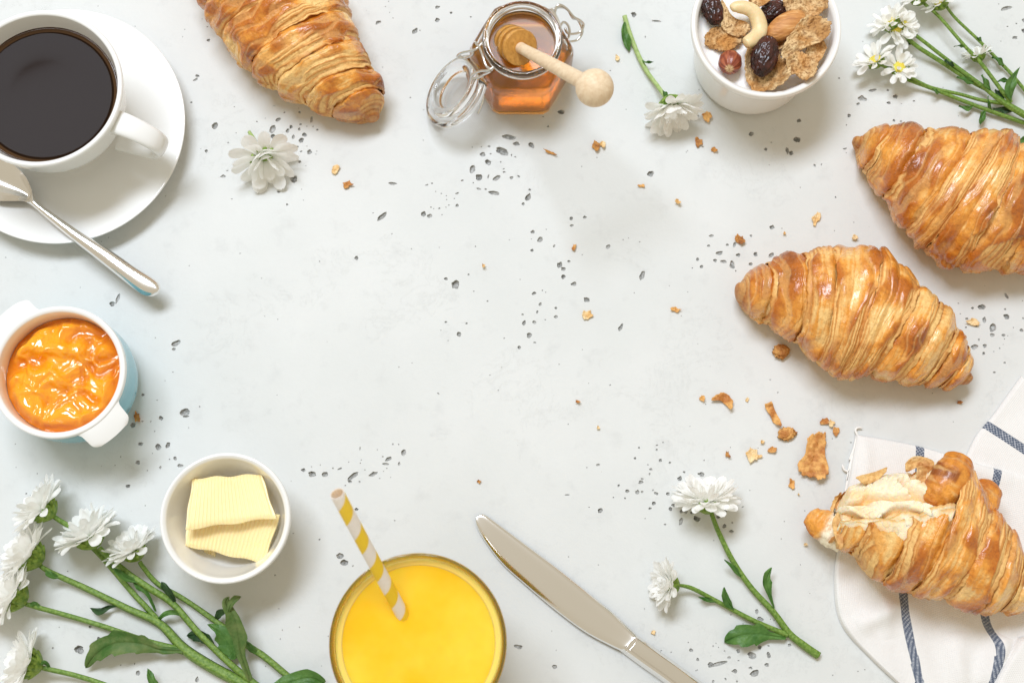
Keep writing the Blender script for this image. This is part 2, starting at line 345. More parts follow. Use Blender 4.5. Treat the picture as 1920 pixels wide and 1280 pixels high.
# ------------------------------------------------------------------ tabletop with air-bubble pits
# (origin x, origin y, photo scale, [(u, v, width, height, angle) ...]) as read off enlargements of the photograph
PITS = [
 (640, 220, 3.556, [(1115,132,95,40,10),(1167,178,50,32),(1268,185,36,52,-25),(1075,228,100,55,15),(943,247,42,34),(978,300,44,44),(875,348,40,64,10),(918,402,48,50,20),(1035,405,70,34,-35),(1085,366,22,14),(980,395,12,32,20),(1135,403,24,26),(1183,394,22,16,20),(1018,505,72,34,10),(915,476,36,14,20),(963,480,20,14),(1245,532,36,56,20),(1213,578,24,28),(1256,483,20,16),(340,442,62,24,5),(270,662,34,95,45),(547,645,36,40),(588,658,42,32,-15),(773,588,28,24),(772,507,28,16,-25),(654,607,16,14),(807,422,20,14,-20),(570,452,24,12,-25),(605,440,14,12),(1533,675,24,28,20),(1623,666,26,24),(1537,721,28,18),(1275,764,32,26,-10),(1327,814,42,34,-35),(1272,887,24,20),(1419,859,16,24,20),(1780,862,28,36,35),(101,937,28,32),(698,1076,28,22),(762,1115,60,66,20),(848,1048,18,16),(1453,985,40,48,20),(1480,1010,36,28),(1519,960,24,20),(1481,1063,30,32,20),(1549,1110,44,34,-15),(1284,1174,34,24,-20),(1325,1246,20,26,20),(1635,1215,46,34,15),(995,245,16,14),(985,195,20,16),(1160,265,16,14),(1135,252,10,20),(1064,299,12,12),(935,197,10,10),(873,199,10,10),(1083,345,18,10,-20),(880,437,10,10),(700,523,10,8),(667,508,12,8),(702,549,10,8),(754,541,10,8),(718,586,12,10),(698,600,10,8),(598,600,14,10),(616,609,8,8),(338,777,8,12),(1380,62,16,14),(547,153,8,8),(883,1160,12,8),(975,1225,14,12),(1430,1272,18,12),(1606,916,10,8),(1120,817,8,8),(1341,1154,12,10),(1362,1166,10,8)]),
 (800, 460, 3.556, [(128,511,20,14),(266,520,18,14),(215,592,32,36,30),(640,461,18,14),(648,516,28,38,20),(718,512,32,24,10),(684,600,36,40,20),(616,681,26,26),(721,647,24,10),(517,618,12,12),(737,444,16,26,10),(757,391,18,26,10),(862,418,20,18),(861,475,26,20),(791,496,12,10),(1292,550,26,60,30),(1437,200,34,70,15),(95,566,8,8),(143,634,8,8)]),
 (540, 780, 3.556, [(101,360,32,28),(160,385,58,44,10),(245,387,46,36),(345,350,36,14,-20),(300,347,12,14),(432,400,100,36,-38),(412,435,30,24),(568,387,72,30,-25),(478,438,18,16),(672,285,48,30,-30),(650,318,50,18),(632,270,16,14),(770,242,36,52,15),(741,317,18,28,15),(480,215,12,28),(482,312,10,10),(660,347,12,10),(383,462,12,10),(215,324,8,10),(157,337,8,8),(405,305,8,8),(700,186,12,16),(738,188,10,10),(595,223,8,8),(456,620,28,22),(345,930,52,44,20),(375,975,60,48,10),(433,997,12,14,30),(712,695,14,10),(210,822,16,14,-30),(1863,524,40,10),(612,414,10,8)]),
 (1060, 760, 4.74, [(292,526,38,24),(191,551,14,10),(620,468,26,22),(656,376,20,22),(815,352,26,14,-15),(812,393,24,22),(846,487,38,30,-40),(929,508,26,22,-15),(735,526,20,14),(760,567,32,26),(749,608,18,24),(684,652,28,20),(670,680,50,34,-20),(474,711,26,24,-25),(552,760,38,32),(641,768,40,46,10),(683,767,26,22,-20),(780,752,18,20),(808,780,44,28,25),(532,825,16,16),(787,868,38,38),(753,914,36,26,-15),(312,932,40,54,40),(428,816,14,14),(912,786,38,34,-15),(963,808,36,28,-15),(935,920,36,42),(960,885,34,28),(1017,648,42,42),(1056,592,26,22),(1210,612,66,46,15),(1143,655,14,10),(1030,940,30,32),(1070,940,40,36),(1028,1028,36,76,15),(1165,1005,76,60,20),(1130,950,50,34),(1400,945,90,64,-40),(1358,990,40,32),(1415,1070,46,40,-30),(1477,1117,46,32,10),(1485,1040,20,18),(1578,900,24,16,-20),(1495,915,16,14),(886,1056,18,14),(709,1003,10,14),(869,328,14,12),(1320,1198,12,12)]),
 (1160, 200, 4.0, [(238,505,62,50,-20),(995,204,40,36,-10),(1353,105,42,32),(1340,250,54,52),(1104,320,26,28),(1265,330,32,60,-10),(1295,350,36,40),(1470,442,20,26),(1522,434,10,22,20),(1697,317,32,18,-20),(1728,68,28,28),(1709,138,12,14),(1627,680,12,18),(1150,903,46,38,-25),(993,968,22,22),(697,969,36,22),(675,1043,26,20),(816,1036,30,20),(870,1035,26,46,20),(753,1100,60,32,-15),(897,1113,36,34),(1028,1107,34,38),(1145,1115,56,30,-35),(1270,1090,34,18,15),(592,1143,24,28,15),(723,1153,32,28),(788,1161,48,32),(853,1190,42,70),(990,1180,30,28),(623,1200,32,30,-25),(553,1210,12,10),(879,1232,14,18),(595,70,22,16),(560,72,22,10),(1145,268,16,10)]),
 (360, 160, 4.74, [(205,362,56,64,10),(125,586,34,32),(315,759,24,16),(275,808,48,32),(322,511,16,16),(577,323,18,16),(822,241,20,16),(957,240,26,24),(765,305,60,36,-35),(715,390,52,90,30),(720,455,46,48),(880,370,36,40,25),(850,405,34,46,20),(965,348,24,20),(953,390,22,36),(1062,305,22,62,5),(1076,366,14,14),(1113,395,24,24),(1000,440,48,40),(970,490,46,56,30),(900,460,28,50,10),(627,500,44,32,-15),(508,478,30,44),(1045,592,52,48,-15),(1109,585,12,12),(1100,613,12,10),(941,547,18,18),(872,537,12,10),(1022,542,10,10),(970,588,26,18),(958,680,26,28),(905,835,70,70),(770,948,34,22,20),(845,1060,28,20),(1012,716,10,10),(377,192,12,10),(392,424,10,10),(650,294,8,12)]),
 (1780, 500, 4.92, [(300,370,80,52,10),(528,270,28,66,-30),(515,391,24,24),(528,460,60,56),(215,382,28,30),(325,490,40,60),(400,565,70,90,10),(395,628,50,34),(500,632,44,26),(668,587,36,34),(163,480,34,28),(243,545,30,26),(154,560,24,20),(273,673,22,24),(328,728,44,40),(235,738,80,50,-20),(318,798,32,32),(465,753,14,24),(512,885,24,24),(417,975,32,22),(411,782,12,10),(83,338,24,12),(41,432,16,10),(104,435,16,10),(591,562,12,14),(498,717,10,8),(682,475,20,24)]),
 (1200, 1080, 5.333, [(512,738,46,36),(579,832,32,36),(705,885,60,56),(800,870,190,44,-15),(893,812,44,30),(948,948,62,46),(983,745,40,40),(1115,790,110,70,15),(1197,708,44,46),(1285,785,40,70,-15),(1268,886,50,40,-20),(1105,915,50,30),(1150,965,110,70,-20),(1497,685,40,34),(1168,352,40,52),(1205,430,70,50,20),(910,383,18,14),(1285,693,26,16),(855,1025,20,30,-30),(732,1050,28,34),(970,1050,20,30),(732,698,18,24,20),(786,708,14,18),(760,668,12,12),(847,746,20,18),(987,842,24,12),(1305,427,16,12),(1340,437,14,14),(574,935,12,12),(1210,280,14,16)]),
 (0, 540, 4.0, [(840,120,46,40),(882,80,28,86,20),(1318,410,80,50,-20),(1303,458,30,24),(1072,800,26,24),(1207,975,40,36),(1385,930,90,56,-10),(1393,962,54,20),(995,1027,44,44),(1068,998,20,14),(1130,1000,14,12),(1056,1168,42,28),(1185,1190,40,60,-30),(1258,1178,36,50,25),(1497,889,12,14),(1297,629,10,10),(1237,694,8,8),(1415,1046,10,8),(1143,1238,8,8)]),
 (0, 840, 2.909, [(752,77,26,24),(875,105,14,18),(955,55,18,22),(983,95,34,20),(925,60,10,10),(697,207,30,22,-20),(430,1097,60,54),(541,1038,26,22),(288,1089,12,12),(492,973,20,16),(752,1225,26,30),(1500,692,10,10),(1521,874,8,8),(1540,990,8,8),(1075,1260,20,34),(734,1174,8,12)]),
 (760, 0, 4.0, [(240,55,42,26,-15),(343,97,26,24),(240,152,40,38),(491,129,18,14),(73,235,38,56,35),(1168,840,60,40,10),(1073,948,16,16),(1715,110,46,46),(1885,160,90,18,5),(1800,280,10,22)]),
 (340, 0, 4.0, [(1478,170,52,28,-30),(203,303,26,26),(120,570,30,22),(105,600,46,20,-40),(75,769,18,16)]),
 (1560, 0, 5.333, [(1745,85,130,44,-20),(1832,378,60,36),(408,905,90,32,-10),(310,985,90,56,15),(262,1040,40,30),(635,967,60,46),(560,903,34,24),(568,1030,46,34),(820,1012,28,22),(173,1155,36,36),(1845,238,20,20),(1757,267,20,14),(1915,205,30,40),(1915,310,40,50),(72,783,24,20),(690,1215,26,24),(620,1205,30,30)]),
 (840, 920, 3.556, [(1015,130,34,32,-40),(470,1038,56,34,10),(710,1170,34,26),(1448,223,16,12),(1103,43,10,10),(1180,48,12,12)])]
def make_table():
    pv = [Vector((-1.1, -0.8)), Vector((1.1, -0.8)), Vector((1.1, 0.9)), Vector((-1.1, 0.9))]
    for gx in np.linspace(-0.45, 0.45, 13):
        for gy in np.linspace(-0.3, 0.3, 9): pv.append(Vector((gx + random.uniform(-.01, .01), gy + random.uniform(-.01, .01))))
    pf, bowls = [], []
    allp = [(ox + q[0] / s, oy + q[1] / s, q[2] * .92 / s, q[3] * .92 / s, q[4] if len(q) > 4 else 0) for ox, oy, s, L in PITS for q in L]
    for k in range(110):                                  # stray pin holes all over
        allp.append((random.uniform(0, 1920), random.uniform(0, 1280), random.uniform(1.6, 3.6), random.uniform(1.6, 3.2), 0))
    for x, y, w, h, a in allp:
        c = P(x, y); s = mpp(x, y); n = 7 if max(w, h) < 5 else 15
        ph = np.linspace(0, 2 * PI, n, endpoint=False) + random.uniform(0, 1)
        sd = random.uniform(0, 90)
        r = 1 + 0.42 * pn(np.stack([np.cos(ph) * 1.1 + sd, np.sin(ph) * 1.1, np.full(n, sd)], -1)) + RS.uniform(-.1, .1, n)
        X, Y = np.cos(ph) * r * w / 2 * s, np.sin(ph) * r * h / 2 * s
        ca, sa = math.cos(rad(-a)), math.sin(rad(-a))
        ring = np.stack([X * ca - Y * sa, X * sa + Y * ca], -1)
        i0 = len(pv); pv += [Vector((c[0] + p[0], c[1] + p[1])) for p in ring]; pf.append(list(range(i0, i0 + n)))
        bowls.append((c, ring, min(max(0.50 * min(w, h) * s, 0.0005), 0.0026)))
    v, e, f, ov, oe, of = geometry.delaunay_2d_cdt(pv, [], pf, 0, 1e-7, True)
    V = [(p.x, p.y, 0.0) for p in v]
    F = [tuple(t) for t, o in zip(f, of) if not o]
    n_top = len(F); o = len(V)
    V += [(-1.1, -.8, 0), (1.1, -.8, 0), (1.1, .9, 0), (-1.1, .9, 0), (-1.1, -.8, -.04), (1.1, -.8, -.04), (1.1, .9, -.04), (-1.1, .9, -.04)]
    F += [(o, o + 4, o + 5, o + 1), (o + 1, o + 5, o + 6, o + 2), (o + 2, o + 6, o + 7, o + 3), (o + 3, o + 7, o + 4, o), (o + 4, o + 7, o + 6, o + 5)]
    n_con = len(F); PM = []
    for c, ring, d in bowls:
        n = len(ring); o = len(V)
        sh = np.array((-.16, .20)) * np.array((np.ptp(ring[:, 0]), np.ptp(ring[:, 1])))
        for k, (q, z) in enumerate(((1.0, 0), (0.95, -.22), (0.74, -.80), (0.36, -1.0))):
            jz = 0 if k == 0 else RS.uniform(-.3, .25, n) * d * (0.3 if k == 1 else 1)
            for j in range(n):
                V.append((c[0] + ring[j][0] * q + sh[0] * (1 - q), c[1] + ring[j][1] * q + sh[1] * (1 - q), z * d + (0 if k == 0 else jz[j])))
        V.append((c[0] + sh[0], c[1] + sh[1], -d * random.uniform(.7, 1.1)))
        for k in range(3):
            for j in range(n):
                a, b = o + k * n + j, o + k * n + (j + 1) % n
                F.append((a, b, b + n, a + n)); PM.append(1 if k else 0)
        PM += [1] * n
        for j in range(n): F.append((o + 3 * n + j, o + 3 * n + (j + 1) % n, o + 4 * n))
    t = mk('tabletop', V, F, [MAT['concrete'], MAT['pit']], base=(0, 0, 0), smooth=False)
    mi = np.zeros(len(t.data.polygons), np.int32); mi[n_con:] = PM; t.data.polygons.foreach_set('material_index', mi)
    tag(t, 'pale grey concrete tabletop with small dark air holes', None, None, 'structure')
make_table()

# ------------------------------------------------------------------ coffee cup, saucer, coffee, teaspoon
sc = P(117, 235, 0.014); sr = 231.5 * mpp(125, 235, 0.014)
prof = rprof([(0.0, 0.0035), (0.030, 0.0035), (sr * 0.5, 0.006), (sr * 0.8, 0.011), (sr * 0.985, 0.0155), (sr, 0.0150), (sr * 0.98, 0.0132), (sr * 0.62, 0.004), (sr * 0.55, 0.0004), (sr * 0.5, 0.0004), (sr * 0.48, 0.003), (0.0, 0.0025)], 0.003, 5)
V, Fc = lathe(prof, 160, (sc[0], sc[1], 0))
tag(mk('saucer', V, Fc, MAT['china'], base=(sc[0], sc[1], 0)), 'white china saucer under the coffee cup', 'saucer')
RZ = 0.066
cc = P(74, 163.5, RZ); rr = 156 * mpp(74, 163, RZ)
cup = thing('coffee_cup', (cc[0], cc[1], 0.004), 'white china cup filled with black coffee', 'cup')
z0 = 0.0045
prof = rprof([(0, z0 + .001), (0.019, z0 + .001), (0.020, z0), (0.0235, z0), (0.0265, z0 + .006), (rr * 0.72, z0 + .016), (rr * 0.90, z0 + .033), (rr * 0.965, z0 + .050), (rr, RZ - .0012), (rr - .0012, RZ), (rr - .0032, RZ - .0006), (rr * .965 - .0040, z0 + .050), (rr * .9 - .0042, z0 + .034), (rr * .70 - .004, z0 + .019), (0.02, z0 + .007), (0, z0 + .006)], 0.006, 6)
V, Fc = lathe(prof, 144, (cc[0], cc[1], 0)); mk('body', V, Fc, MAT['china'], cup)
cz = RZ - 0.0135
a0 = rad(-22.5); dx, dy = math.cos(a0), math.sin(a0)
hp = [(rr * .90, RZ - .012), (rr * 1.06, RZ - .0085), (rr + .0125, RZ - .0095), (rr + .0215, RZ - .0155), (rr + .0232, RZ - .026), (rr + .0165, RZ - .037), (rr * 1.0, RZ - .0445), (rr * .82, RZ - .047)]
ctr = spline([(cc[0] + r * dx, cc[1] + r * dy, z) for r, z in hp], 48)
w = np.interp(np.linspace(0, 1, 48), [0, .1, .35, .6, 1], [.0085, .0072, .0066, .0062, .0080])
t_, N_, B_ = frames(ctr); ph = np.linspace(0, 2 * PI, 20, endpoint=False)
side = np.array((-dy, dx, 0)); V = []
for k in range(48):
    nn = np.cross(t_[k], side)
    se = lambda x: np.sign(x) * np.abs(x) ** 0.75
    V.append(ctr[k] + np.outer(se(np.cos(ph)) * w[k], side) + np.outer(se(np.sin(ph)) * 0.0032, nn))
mk('handle', np.array(V).reshape(-1, 3), gfaces(48, 20, wv=True), MAT['china'], cup)
cr = float(np.interp(cz, [z0 + .034, z0 + .050, RZ - .0006], [rr * .9 - .0042, rr * .965 - .0040, rr - .0032])) + .0002
V, Fc = lathe([(0, cz), (cr * .5, cz), (cr * .9, cz), (cr - .0026, cz + .0001), (cr - .0010, cz + .0006), (cr, cz + .0013), (cr - .002, cz - .006), (0, cz - .006)], 128, (cc[0], cc[1], 0))
cof = mk('coffee', V, Fc, [MAT['coffee'], MAT['coffee_edge']], base=(cc[0], cc[1], cz)); mi = np.zeros(len(Fc), np.int32); mi[128 * 3:] = 1; cof.data.polygons.foreach_set('material_index', mi)
tag(cof, 'dark black coffee filling the white cup', 'coffee')

def sheet_tool(up, lo, n, zfun, mat, name, parent, prof, rng=(0.0, 1.0)):
    """cutlery piece from two outlines (photo pixels) with a cross-section prof(u)->dz and thickness"""
    s = np.linspace(rng[0], rng[1], n) * (len(up) - 1); U = catmull(up, s); L = catmull(lo, s)
    us = np.linspace(0, 1, 17); V = []
    for k in range(n):
        t = rng[0] + (rng[1] - rng[0]) * k / (n - 1); z, th, crown = zfun(t)
        for side in (1, -1):
            for u in (us if side == 1 else us[::-1]):
                p = U[k] * (1 - u) + L[k] * u
                q = P(p[0], p[1], z)
                q[2] = z + (prof(u, t, side) * crown if side == 1 or crown < 0 else 0) + (th if side == 1 else 0) * (1 - (2 * u - 1) ** 6)
                V.append(q)
    F = gfaces(n, 34, wv=True)
    F += [tuple(range(33, -1, -1)), tuple((n - 1) * 34 + i for i in range(34))]
    return mk(name, V, F, mat, parent, sharp=50)
sp_base = P(150, 440, 0.016)
spoon = thing('teaspoon', sp_base, 'stainless steel teaspoon lying on the saucer edge', 'spoon')
up = [(-62, 300), (-50, 287), (-20, 290), (20, 306), (46, 329), (57, 350), (63, 366), (76, 382), (104, 402.5), (150, 434), (200, 465), (250, 499), (283, 519), (298, 531), (301.5, 541)]
lo = [(-62, 304), (-64, 330), (-44, 358), (-10, 375), (22, 377), (42, 377), (53, 381), (66, 391), (90, 412), (136, 450), (182, 486), (228, 523), (262, 549), (282, 555.5), (296, 551)]
def zsp(t):
    b = float(sstep(.47, .34, t))
    return (0.0195 + .0012 * math.sin(t * PI) - 0.004 * t) * (1 - b) + b * (.0175 + .003 * sstep(.15, 0, t)), .0012 + .0006 * (1 - b), .0012 * (1 - b) - .0072 * b
psp = lambda u, t, s_: 1 - (2 * u - 1) ** 2
sheet_tool(up, lo, 60, zsp, MAT['steel'], 'bowl', spoon, psp, (0.0, .40))
sheet_tool(up, lo, 60, zsp, MAT['steel'], 'handle', spoon, psp, (.40, 1.0))

# ------------------------------------------------------------------ blue pot of jam
JZ = 0.050
jc = P(108, 696, JZ); jr = 127 * mpp(108, 696, JZ)
pot = thing('jam_pot', (jc[0], jc[1], 0), 'small blue glazed pot with white rim holding apricot jam', 'pot')
prof = rprof([(0, .0015), (jr * .70, .0015), (jr * .74, .0003), (jr * .82, .0008), (jr * .94, .009), (jr * .985, .022), (jr * .97, .038), (jr * .985, JZ - .005)], .004, 5)
V, Fc = lathe(prof, 128, (jc[0], jc[1], 0)); mk('body', V, Fc, MAT['blue'], pot)
prof = rprof([(jr * .985, JZ - .0052), (jr * 1.0, JZ - .0035), (jr * .995, JZ - .0004), (jr * .955, JZ), (jr * .905, JZ - .001), (jr * .885, JZ - .006), (jr * .87, .012), (jr * .8, .006), (0, .005)], .0022, 5)
V, Fc = lathe(prof, 128, (jc[0], jc[1], 0)); mk('white_lining', V, Fc, MAT['china'], pot)
for sgn in (1, -1):
    e = np.array((0.672, -0.741, 0)) * sgn; g = np.array((-e[1], e[0], 0))
    nx, ny = 13, 27; lay = []
    for zt, inset in ((0.0, 0.0), (-0.0075, 0.0018)):
        rows = []
        for i in range(nx):
            x = i / (nx - 1)
            for j in range(ny):
                y = j / (ny - 1) * 2 - 1
                wd = 0.0140 + .0034 * max(0, 1 - x / .3) ** 2 - .0010 * x
                wd *= (1 - max(0.0, (x - .72) / .28) ** 2.2 * .26)
                r0 = math.sqrt((jr * .955) ** 2 - (y * wd) ** 2); r = r0 + x * (jr * .975 + .0118 - inset - .0010 * y * y - r0)
                z = JZ - .0009 + zt - 0.0022 * x ** 2 - .0010 * abs(y) ** 6 + (-.002 * x if zt == 0 else 0)
                rows.append(np.array((jc[0], jc[1], 0)) + e * r + g * y * (wd - inset) + np.array((0, 0, z)))
        lay.append(np.array(rows))
    V = np.vstack(lay); n = nx * ny
    F = gfaces(nx, ny, flip=False); F2 = [tuple(i + n for i in f[::-1]) for f in F]
    edge = [i * ny for i in range(nx)] + [(nx - 1) * ny + j for j in range(1, ny)] + [i * ny + ny - 1 for i in range(nx - 2, -1, -1)]
    Fs = [(a, b, b + n, a + n) for a, b in zip(edge, edge[1:])]
    h = mk('handle', V, F + F2 + Fs, [MAT['china'], MAT['blue']], pot, sharp=70)
    mi = np.zeros(len(h.data.polygons), np.int32); mi[len(F):] = 1; h.data.polygons.foreach_set('material_index', mi)
# the jam itself
nr, na = 90, 260; V, col = [], []
rr_ = np.linspace(0, 1, nr)[:, None] * np.ones((1, na)); aa = np.linspace(0, 2 * PI, na, endpoint=False)[None] * np.ones((nr, 1))
R0 = jr * .876; X, Y = rr_ * R0 * np.cos(aa), rr_ * R0 * np.sin(aa)
q = np.stack([X, Y, X * 0], -1)
q2 = q + 0.006 * np.stack([pn(q * 70, 3), pn(q * 70, 4), X * 0], -1)
l1 = pn(q2 * 66, 1); ridge = 1 - np.abs(pn(q2 * 95, 5)) * 1.6; l3 = fbm(q2 * 190, 8, 3)
edge = sstep(1.0, 0.80, rr_)
H = (0.0062 * sstep(-.35, .5, l1) + 0.0026 * ridge * sstep(.15, .7, ridge) + 0.0017 * l3 + .002 * (1 - rr_ ** 2)) * (0.25 + .75 * edge)
V = np.stack([jc[0] + X, jc[1] + Y, JZ - .0155 + H], -1)
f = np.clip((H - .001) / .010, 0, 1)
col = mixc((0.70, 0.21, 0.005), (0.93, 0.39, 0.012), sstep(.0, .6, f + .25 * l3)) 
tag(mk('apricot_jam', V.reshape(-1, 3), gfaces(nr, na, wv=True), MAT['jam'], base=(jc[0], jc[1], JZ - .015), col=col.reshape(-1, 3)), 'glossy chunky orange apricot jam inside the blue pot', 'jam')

# ------------------------------------------------------------------ butter bowl
BZ = 0.044
bc = P(421.5, 970, BZ); br = 123.5 * mpp(421, 970, BZ)
prof = rprof([(0, .002), (br * .5, .002), (br * .54, .0003), (br * .60, .0006), (br * .78, .012), (br * .95, .032), (br, BZ - .0035), (br * .992, BZ - .0006), (br * .955, BZ), (br * .905, BZ - .0016), (br * .85, BZ - .010), (br * .70, .015), (br * .5, .007), (0, .0055)], .0035, 6)
V, Fc = lathe(prof, 144, (bc[0], bc[1], 0))
tag(mk('butter_bowl', V, Fc, MAT['china'], base=(bc[0], bc[1], 0)), 'small round white bowl holding butter slices', 'bowl')
def butter(name, cs, zs, th, label, ridges, nu=110, nv=26, sag=0.0):
    V = []; uu = np.linspace(0, 1, nu); vv = np.linspace(0, 1, nv); cs = [np.array(c, float) for c in cs]
    for lay in (0, 1):
        for i, u in enumerate(uu):
            for j, v in enumerate(vv):
                p = (cs[0] * (1 - u) + cs[1] * u) * (1 - v) + (cs[3] * (1 - u) + cs[2] * u) * v
                w = 1.0 * math.sin(v * 9 + name.__len__()) * (1 if u < .02 or u > .98 else 0) + 0.5 * math.sin(u * 8.0) * (1 - v)
                z = (zs[0] * (1 - u) + zs[1] * u) * (1 - v) + (zs[3] * (1 - u) + zs[2] * u) * v - sag * 4 * v * (1 - v) + .0006 * math.sin(u * 5 + v * 2)
                x = P(p[0] + w, p[1] + (1.6 * math.sin(u * 14) if v in (0, 1) else 0), z)
                ed = min(1, min(u, 1 - u) * 14, min(v, 1 - v) * 9)
                x[2] += (0.00028 * math.cos(u * ridges * 2 * PI) if lay == 0 else -th) - (0.0012 * (1 - ed) ** 2 if lay == 0 else -0.0004 * (1 - ed) ** 2)
                V.append(x)
    n = nu * nv; F = gfaces(nu, nv, flip=True); F += [tuple(i + n for i in f[::-1]) for f in gfaces(nu, nv, flip=True)]
    e = [i * nv for i in range(nu)] + [(nu - 1) * nv + j for j in range(1, nv)] + [i * nv + nv - 1 for i in range(nu - 2, -1, -1)] + [j for j in range(nv - 2, 0, -1)]
    F += [(a, a + n, b + n, b) for a, b in zip(e, e[1:] + e[:1])]
    o = mk(name, V, F, MAT['butter'], base=V[n // 2], sharp=55); tag(o, label, 'butter', 'butter slices in the white bowl'); return o
butter('butter_slice', [(360, 896), (489, 888), (516, 970), (346, 992)], [.034, .034, .037, .038], .0048, 'upper pale yellow butter slice with fine ridges', 22)
butter('butter_slice', [(352, 968), (524, 962), (494, 1056), (346, 1022)], [.026, .030, .024, .027], .0042, 'lower butter slice tucked under the other and sloping down', 22)
butter('butter_slice', [(372, 985), (402, 985), (402, 1042), (384, 1046)], [.015, .015, .013, .013], .006, 'small butter corner peeking out beneath the two slices', 4, 20, 20)

# ------------------------------------------------------------------ juice tumbler, juice, straw
GZ = 0.112
gc = P(783.5, 1204.5, GZ); gr = 169.0 * mpp(784, 1204, GZ)
jl = 0.1045; jcr = 154.5 * mpp(784.5, 1204, jl)
rb = jcr * .80
prof = rprof([(0, .0006), (gr * .66, .0003), (gr * .72, .002), (gr * .93, .06), (gr * .99, GZ - .002), (gr * .985, GZ - .0003), (gr * .955, GZ - .0001), (gr * .935, GZ - .0012), (jcr, jl), (jcr * .94, .07), (rb, .012), (rb * .9, .009), (0, .009)], .0016, 5)
V, Fc = lathe(prof, 160, (gc[0], gc[1], 0))
tag(mk('juice_glass', V, Fc, MAT['glass2'], base=(gc[0], gc[1], 0)), 'clear drinking glass filled with orange juice', 'glass')
o_ = .0004
V, Fc = lathe([(0, .0088), (rb * .9, .0088), (rb + o_, .012), (jcr * .94 + o_, .07), (jcr + o_, jl), (jcr - .0002, jl + .0016), (jcr - .0010, jl + .0010), (jcr * .935, jl + .00055), (jcr * .927, jl + .0002), (jcr * .919, jl), (jcr * .6, jl), (0, jl)], 160, (gc[0], gc[1], 0))
oj = mk('orange_juice', V, Fc, [MAT['juice'], MAT['juice_rim'], MAT['juice_line']], base=(gc[0], gc[1], .0095)); mi = np.zeros(len(Fc), np.int32); mi[160 * 4:160 * 7] = 1; mi[160 * 7:160 * 8] = 2; oj.data.polygons.foreach_set('material_index', mi)
tag(oj, 'bright yellow orange juice inside the clear glass', 'juice')
a, b = P(632, 925, .172), P(754, 1150, .1035); d = b - a; Lg = np.linalg.norm(d); b2 = b + d / Lg * .03
ns, na = 90, 40; ctr = np.array([a + (b2 - a) * t for t in np.linspace(0, 1, ns)]); t_, N_, B_ = frames(ctr)
ph = np.linspace(0, 2 * PI, na + 1); V, UV = [], []
sr_ = 0.0035
for r in (sr_, sr_ - .00045):
    for k in range(ns):
        for p in ph:
            V.append(ctr[k] + r * (math.cos(p) * B_[k] + math.sin(p) * N_[k])); UV.append((p / (2 * PI), k / (ns - 1) * np.linalg.norm(b2 - a) / .0215))
n = ns * (na + 1); F = gfaces(ns, na + 1); F += [tuple(i + n for i in f[::-1]) for f in gfaces(ns, na + 1)] + [(j, j + 1, n + j + 1, n + j) for j in range(na)]
o = mk('drinking_straw', V, F, [MAT['straw'], MAT['straw_in']], base=a, uv=UV, sharp=60)
mi = np.zeros(len(o.data.polygons), np.int32); mi[(ns - 1) * na:] = 1; o.data.polygons.foreach_set('material_index', mi)
tag(o, 'paper straw with yellow and white spiral stripes leaning in the juice', 'straw')

# ------------------------------------------------------------------ table knife
kb = P(1080, 1110); knife = thing('table_knife', kb, 'polished steel table knife lying beside the juice glass', 'knife')
up = [(893, 968), (907, 963.5), (932, 980), (990, 1023), (1050, 1068), (1110, 1116), (1150, 1148), (1180, 1176), (1194, 1190)]
lo = [(892, 975), (894, 987), (908, 1013), (941, 1056), (985, 1096), (1042, 1144), (1096, 1184), (1140, 1208), (1163, 1219)]
def kprof(u, t, s): return (1.0 if u < .93 else 1.0 - ((u - .93) / .07) * .6) - (.4 * max(0, (.06 - u) / .06) ** 2)
zf = lambda t: (0.0006 + .0022 * t, 0.0009 + .0012 * t ** 3, 0.0009 + .0006 * t)
sheet_tool(up, lo, 70, zf, MAT['steel'], 'blade', knife, lambda u, t, s: kprof(u, t, s) if s == 1 else 0)
up = [(1192, 1188), (1212, 1202), (1240, 1222), (1275, 1247), (1320, 1281), (1400, 1345), (1480, 1412)]
lo = [(1161, 1218), (1178, 1231), (1205, 1251), (1240, 1276), (1283, 1310), (1350, 1372), (1420, 1446)]
zf = lambda t: (0.0018 - .001 * min(1, t * 2), 0.0028 + .0016 * min(1, t * 2.5), 0.0016)
sheet_tool(up, lo, 50, zf, MAT['steel'], 'handle', knife, lambda u, t, s: (1 - (2 * u - 1) ** 4) + .55 * math.exp(-((u - .78) / .05) ** 2) - .5 * math.exp(-((u - .67) / .04) ** 2) if s == 1 else 0)
oc = P(1184, 1207.5, .006); s = mpp(1184, 1207, .006); u_ = np.array((.62, .785, 0)); v_ = np.array((-.785, .62, 0))
ctr = [oc + u_ * math.cos(t) * 15 * s + v_ * math.sin(t) * 4.6 * s for t in np.linspace(0, 2 * PI, 41)]
V, F = tube(ctr, .00055, 8, caps=False, n0=(0, 0, 1)); mk('oval_ornament', V, F, MAT['steel'], knife)
